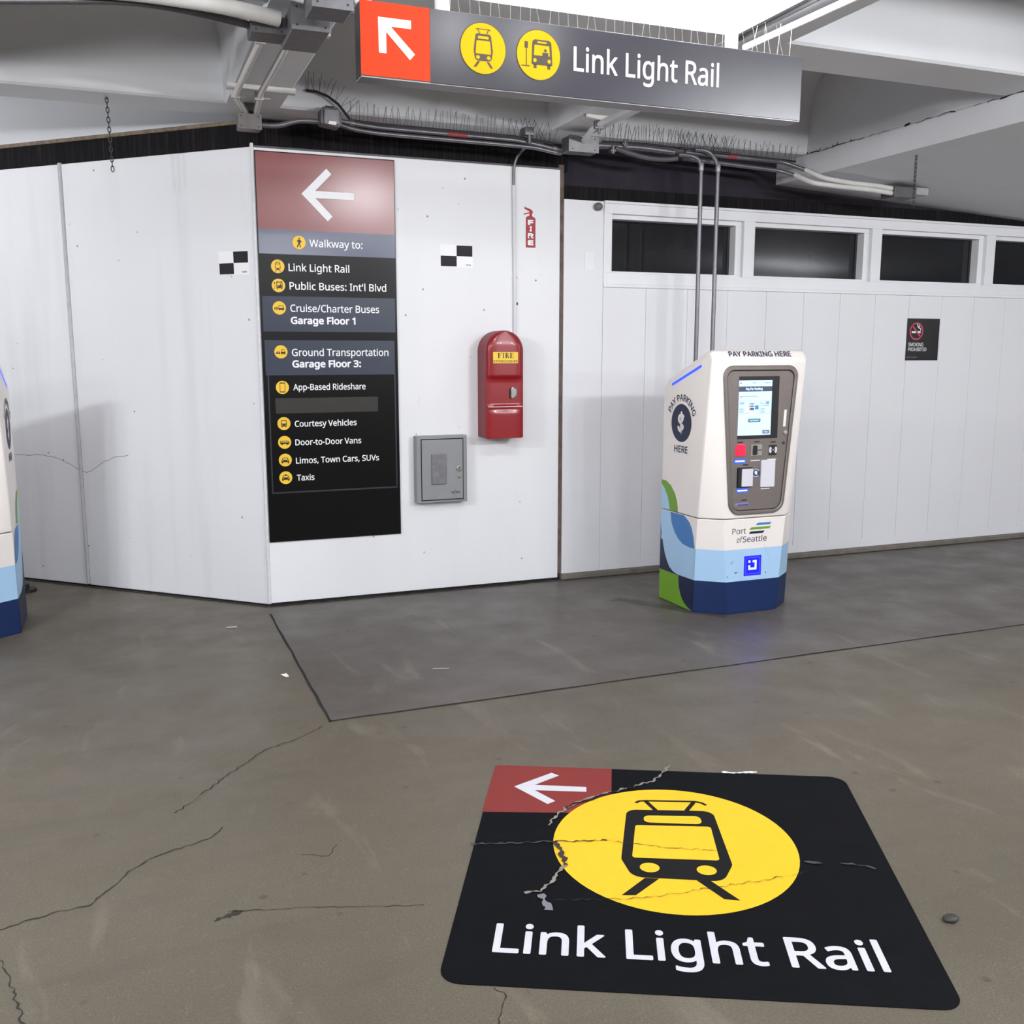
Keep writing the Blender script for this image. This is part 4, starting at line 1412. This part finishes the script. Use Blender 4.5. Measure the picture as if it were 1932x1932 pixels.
tag(obj('pipe_clamp', b_, M_GALV, bevel=.002), 'shiny conduit clamp under the beam left of the middle junction box', 'clamp')
c = pipe('conduit', [(0.815, HY, 2.885), (0.92, HY, 2.887), (1.02, HY, 2.925), (1.10, HY, 2.930), (1.17, HY, 2.930)], .0145, M_COND, 'short grey conduit between the corner box and the round junction box', bend=.05)
# right-hand bundle, grey then white where it turns down to the girder
c = pipe('conduit', [(2.93, HY - .02, 2.925), (3.25, HY - .02, 2.935), (3.50, HY - .03, 2.922)], .019, M_COND, 'thick grey conduit from the middle junction box towards the twin risers', bend=.08)
for dz_, dy_, lab, wl_ in ((.0, .0, 'upper conduit beside the girder, grey then white, ending at the right junction box', .03), (-.034, .03, 'lower conduit beside the girder, grey then white, ending at the right junction box', .0)):
    pre = [(3.60, HY + dy_, 2.935 + dz_), (4.40, HY + dy_, 2.925 + dz_ * 1.6)]
    c = pipe('conduit', pre + ([(4.545, 5.895, 2.866)] if dz_ == 0 else [(4.48, 5.925, 2.832)]), .0145, M_COND, lab, group='conduits turning down beside the girder', bend=.06)
    b_ = NBM()
    tube(b_, [(4.535, 5.90, 2.872), (4.60, 5.80, 2.806), (4.68, 5.78, 2.794), (4.811, 5.78, 2.783), (5.09, 5.78, 2.776), (5.20, 5.78, 2.766), (5.272, 5.78, 2.762)] if dz_ == 0 else [(4.47, 5.93, 2.838), (4.535, 5.82, 2.772), (4.62, 5.79, 2.760), (4.766, 5.78, 2.752), (5.04, 5.78, 2.746), (5.15, 5.78, 2.738), (5.205, 5.78, 2.734)], .0165, 12, .05)
    obj('painted_length', b_, M_CONDW, c, smooth=45)
    if dz_ == 0:
        b_ = NBM(); tube(b_, [(3.93, HY, 2.931), (4.01, HY, 2.930)], .0158, 12); obj('red_tape_wrap', b_, M_REDTAPE, c, smooth=45)
# sagging cable conduit
pipe('flexible_conduit', [(3.06, 5.93, 2.915), (3.16, 5.91, 2.885), (3.28, 5.90, 2.862), (3.42, 5.90, 2.862), (3.50, 5.89, 2.874)], .0155, mat('flex_grey', '#5A565B', .6, .3, var=.2, scale=50), 'sagging grey flexible conduit hanging before the dark band', bend=.06)
b_ = NBM()
for x, z in ((3.04, 2.898), (3.125, 2.945)):
    tube(b_, [(x, HY - .045, z - .02), (x, HY - .045, z + .03)], .012, 8); box(b_, x - .018, x + .018, HY - .05, HY - .01, z - .008, z + .006)
tag(obj('pipe_clamp', b_, M_GALV, bevel=.002), 'pair of shiny conduit clamps right of the middle junction box', 'clamp')


def jbox(name, x0, x1, y0, y1, z0, z1, m, label, knock=True):
    t = thing(name, label, 'junction box', ((x0 + x1) / 2, (y0 + y1) / 2, z0))
    a, b, h = (x1 - x0) / 2, (y1 - y0) / 2, z1 - z0
    obj('box_body', bx(-a, a, -b + .004, b, 0, h), m, t, bevel=.003)
    cv = obj('cover', bx(-a - .003, a + .003, -b, -b + .004, -.003, h + .003), m, t, bevel=.001)
    sc = NBM()
    for sx in (-1, 1):
        for sz in (.15, .85):
            prism(sc, disc_loop(sx * a * .75, h * sz, .004, n=8), front(-b), 0, .0015)
    obj('screws', sc, M_BLACK, cv)
    return t


t = jbox('junction_box', .690, .815, 5.90, 6.00, 2.848, 2.925, mat('box_grey_brown', '#6C6765', .5, .4, var=.15, scale=20), 'grey junction box at the wall corner under two sloping conduits')
b_ = NBM(); box(b_, -.03, .045, .01, .05, .077, .150); obj('black_bracket', b_, M_BLACK, t)
t = thing('junction_box', 'small round shouldered junction box above the directory sign', 'junction box', (1.213, 5.96, 2.895))
b_ = NBM(); prism(b_, round_poly([(-.06, .015), (.045, 0), (.062, .02), (.062, .085), (.045, .110), (-.045, .110), (-.06, .09)], .012), front(0), -.045, .045)
obj('box_body', b_, M_GALVD, t, bevel=.004)
b_ = NBM(); prism(b_, rrect(-.042, .048, .012, .098, .010), front(-.045), 0, .010); cv = obj('cover', b_, M_GALV, t, bevel=.004)
Flat().shape([(-.02, .014), (.025, .011), (.030, .030), (-.012, .032)], M_PAPER, 0).build('paper_label', front(-.055), cv)
b_ = NBM(); box(b_, -.025, .025, -.02, .03, .110, .122); obj('black_cap', b_, M_BLACK, t)
t = jbox('junction_box', 2.700, 2.905, 5.86, 5.98, 2.862, 2.955, M_GALV, 'galvanised junction box above the wooden post joining the two walls')
t = thing('junction_box', 'dark and bright galvanised junction box under the girder holding two white conduits', 'junction box', (5.36, 5.80, 2.705))
obj('box_body', bx(-.16, .04, -.05, .09, 0, .075), M_GALVD, t, bevel=.003)
obj('front_box', bx(.042, .168, -.03, .10, .030, .083), mat('bright_galvanised', '#A3A2A4', .4, .5, var=.2, scale=30), t, bevel=.003)


# two white conduits down the rib to the corner box, on struts
for xs, lab in (((.655, .648, .655, .742), 'white rib conduit nearer the left edge, of the pair sloping to the corner box'), ((.772, .768, .776, .792), 'white rib conduit nearer the hanging sign, of the pair sloping to the corner box')):
    c = pipe('rib_conduit', [(xs[0], 4.40, 2.955), (xs[1], 5.55, 2.955), (xs[2], 5.66, 2.952), (xs[3], 5.945, 2.940), (xs[3] + .004, 5.95, 2.927)], .0165, M_CONDW, lab, group='white conduits along the rib', bend=.06)
    for yy in (4.62, 5.60):
        b_ = NBM(); box(b_, xs[1] - .022, xs[1] + .022, yy, yy + .022, 2.935, 2.999); tube(b_, [(xs[1] + .02, yy + .011, 2.945), (xs[1] + .06, yy + .011, 2.945)], .004, 6)
        obj('strut_clamp', b_, M_CONDW, c, bevel=.002)
for x0, x1, y, lab in ((.600, .955, 5.585, 'white painted strut channel across the rib near the corner box'), (.585, .94, 4.56, 'white painted strut channel across the rib beside the large grey box'), (2.640, 2.815, 5.515, 'short white strut channel with conduit clamp behind the hanging sign')):
    b_ = NBM()
    for q in ((y - .02, y - .017), (y + .017, y + .02)): box(b_, x0, x1, q[0], q[1], 2.975, 2.999)
    box(b_, x0, x1, y - .02, y + .02, 2.972, 2.976)
    tag(obj('strut_channel', b_, M_CONDW), lab, 'strut channel', 'strut channels under the ribs')
c = pipe('conduit', [(2.760, 4.25, 2.955), (2.738, 5.40, 2.955), (2.742, 5.60, 2.950), (2.800, 5.86, 2.930), (2.812, 5.90, 2.915)], .0175, mat('white_conduit', '#DAD9DD', .5, var=.03), 'white conduit dropping from behind the hanging sign to the middle box', bend=.08)
b_ = NBM(); box(b_, 2.712, 2.772, 5.52, 5.545, 2.928, 2.978); tube(b_, [(2.742, 5.53, 2.93), (2.742, 5.53, 2.90)], .010, 8); obj('strut_clamp', b_, M_GALV, c, bevel=.002)
pipe('conduit', [(2.700, 3.98, 2.962), (2.728, 3.30, 2.962), (2.75, 2.5, 2.962)], .0155, mat('white_conduit', '#DAD9DD', .5, var=.03), 'bright white conduit along the rib above the end of the hanging sign')
tag(obj('mounting_rail', bx(2.655, 2.668, 2.6, 3.98, 2.985, 2.999), M_BLACK), 'thin dark rail beside the bright conduit above the hanging sign', 'rail')
# equipment cluster at the top left
pipe('large_conduit', [(-.6, 4.42, 2.975), (.15, 4.20, 2.945), (.42, 4.175, 2.930), (.56, 4.200, 2.925), (.668, 4.225, 2.920)], .030, M_CONDW, 'thick white conduit entering the grey boxes at the top left', bend=.1)
pipe('conduit', [(-.6, 4.58, 2.945), (.10, 4.262, 2.930), (.30, 4.262, 2.925), (.56, 4.325, 2.915)], .015, M_GALVD, 'dark thin conduit below the thick white one at the top left', bend=.08)
t = jbox('pull_box', .700, .848, 4.10, 4.40, 2.855, 2.950, M_GALV, 'large galvanised pull box on the rib left of the hanging sign')
t = jbox('wire_trough', .565, .700, 4.26, 4.40, 2.875, 2.935, M_GALVD, 'dark steel wire trough beside the large pull box')
t = jbox('control_box', .735, .885, 3.86, 4.02, 2.868, 2.975, M_GALV, 'galvanised control box with a barcode label beside the orange arrow')
lbf = Flat().shape(rect(-.012, .032, .062, .102), M_PAPER, 0)
for j in range(8): lbf.shape(rect(.0 + .003 * j, .0015 + .003 * j, .072, .092), S_INK, 1)
lbf.build('barcode_label', front(-.08), t)
pipe('conduit', [(.56, 4.0, 2.985), (.64, 4.03, 2.965), (.735, 4.02, 2.945)], .024, mat('white_conduit', '#DAD9DD', .5, var=.03), 'short white conduit stub between the boxes at the top left', bend=.04)
c = pipe('conduit', [(.885, 3.93, 2.93), (.97, 3.93, 2.93)], .016, mat('white_conduit', '#DAD9DD', .5, var=.03), 'white conduit stub from the control box towards the orange arrow')
coupling(c, (.885, 3.93, 2.93), (.905, 3.93, 2.93), .02)


def chain(label, top, n, pitch=.026, sway=.0):
    b_ = NBM()
    for k in range(n):
        cz = top[2] - pitch * (k + .5)
        ring = []
        for q in range(14):
            a = 2 * pi * q / 14
            px, pz = .0075 * cos(a), (.0165 if k % 2 == 0 else .0165) * sin(a)
            p = Vector((px, 0, pz)) if k % 2 == 0 else Vector((0, px, pz))
            ring.append(p + Vector((top[0] + sway * k, top[1], cz)))
        ring.append(ring[0])
        tube(b_, ring, .0028, 5, cap=False)
    hk = [(top[0], top[1], top[2]), (top[0], top[1], top[2] - .012)]
    tube(b_, hk, .003, 6)
    o = obj('hanging_chain', b_, M_CHAIN, smooth=50)
    return tag(o, label, 'chain', 'rusty chains hanging from the ceiling')


chain('rusty chain hanging from the beam before the angled left wall', (.014, 6.136, 3.0), 15, sway=.0006)
chain('rusty chain hanging from the girder beside the right junction boxes', (4.674 + .06, 5.063, gz(4.73)), 12)


def spike_strip(label, segs, m, wire=.0012, path=None):
    b_ = NBM()
    t = thing('bird_spike_strip', label, 'bird spikes', segs[0][0][0], 0, 'black bird spike strips')
    o0 = Vector(segs[0][0][0])
    bb = NBM()
    for pts, step, hgt, fan, spl, seed in segs:
        P = [Vector(p) - o0 for p in pts]
        spikes(b_, P, step, hgt, wire, spl, fan, random.Random(seed), base=False)
        tube(bb, P, .007, 6)
    obj('base_strip', bb, m, t)
    obj('spikes', b_, m, t)
    return t


spike_strip('black bird spikes along the conduits above the directory sign', [
    ([(1.335, HY + .01, 2.955), (1.50, HY + .01, 2.948), (2.38, HY + .01, 2.943)], .022, .105, .10, (-.06, .01), 5),
    ([(2.38, HY + .01, 2.943), (2.64, HY + .01, 2.920)], .014, .11, .35, (-.06, .03), 6)], M_SPIKED)
# curled loose end of that strip
cu = [(1.088, 6.0, 3.105), (1.15, 5.99, 3.100), (1.21, 5.985, 3.080), (1.27, 5.98, 3.040), (1.335, HY + .01, 2.962)]
b_ = NBM(); bb = NBM(); tube(bb, cu, .0075, 6)
tcu = thing('bird_spike_strip', 'curled loose strip of black bird spikes beside the round junction box', 'bird spikes', cu[0], 0, 'black bird spike strips')
rng = random.Random(9)
for a, b in zip(cu, cu[1:]):
    a, b = Vector(a), Vector(b); t_ = (b - a).normalized(); nn = Vector((-t_.z, 0, t_.x)); nn = nn if nn.z > 0 else -nn
    for q in (.2, .7):
        p = a.lerp(b, q)
        tube(b_, [p, p + nn * .11 + t_ * rng.uniform(-.02, .02)], .0014, 4); tube(b_, [p, p + nn * .075 - t_ * .02], .0014, 4)
for nm, bmx in (('base_strip', bb), ('spikes', b_)):
    for v in bmx.verts: v.co -= Vector(cu[0])
    obj(nm, bmx, M_SPIKED, tcu)
spike_strip('dense black bird spikes along the conduits above the windows', [
    ([(2.98, HY + .0, 2.955), (3.30, HY, 2.965), (3.62, HY, 2.955)], .013, .115, .18, (-.05, .02), 15),
    ([(3.55, HY - .02, 2.955), (3.95, HY - .02, 2.945)], .010, .11, .5, (-.05, .03), 16),
    ([(3.92, HY, 2.945), (4.50, HY, 2.935)], .024, .105, .20, (-.03, .01), 17)], M_SPIKED)

# ================================================================== LITTER
def scrap(pts, z, m, label, name='paper_scrap', cat='litter', group='paper scraps on the floor'):
    b_ = NBM()
    rng = random.Random(int(pts[0][0] * 1000))
    lo = [b_.verts.new((x, y, .001 + rng.uniform(0, z))) for x, y in pts]
    hi = [b_.verts.new((v.co.x, v.co.y, v.co.z + .0012)) for v in lo]
    n = len(pts)
    b_.faces.new(lo[::-1]); b_.faces.new(hi)
    for i in range(n): b_.faces.new((lo[i], lo[(i + 1) % n], hi[(i + 1) % n], hi[i]))
    return tag(obj(name, b_, m), label, cat, group)


scrap([(.487, 5.842), (.545, 5.826), (.552, 5.842), (.495, 5.858)], .004, M_PAPER, 'white paper scrap on the floor below the angled left wall')
scrap([(.655, 4.83), (.680, 4.80), (.695, 4.815), (.685, 4.835), (.665, 4.845)], .012, M_PAPER, 'small crumpled white scrap left of the expansion joint')
b_ = NBM(); tube(b_, [(1.40, 4.66, .003), (1.48, 4.635, .003)], .0022, 6)
tag(obj('paper_stick', b_, mat('pale_stick', '#A8A196', .8)), 'thin pale stick lying on the floor before the directory sign', 'litter')
b_ = NBM()
bmesh.ops.create_icosphere(b_, subdivisions=2, radius=.022)
rng = random.Random(2)
for v in b_.verts:
    v.co = Vector((v.co.x * 1.15 + 2.115, v.co.y * .9 + 1.943, max(v.co.z * .35, -.006) + .007)) + Vector((rng.uniform(-.002, .002),) * 3) * .6
b_.verts.ensure_lookup_table()
tag(obj('squashed_debris', b_, mat('debris_dark', '#2E2B28', .6, var=.3, scale=60), smooth=60), 'dark squashed lump on the floor right of the floor decal', 'litter')
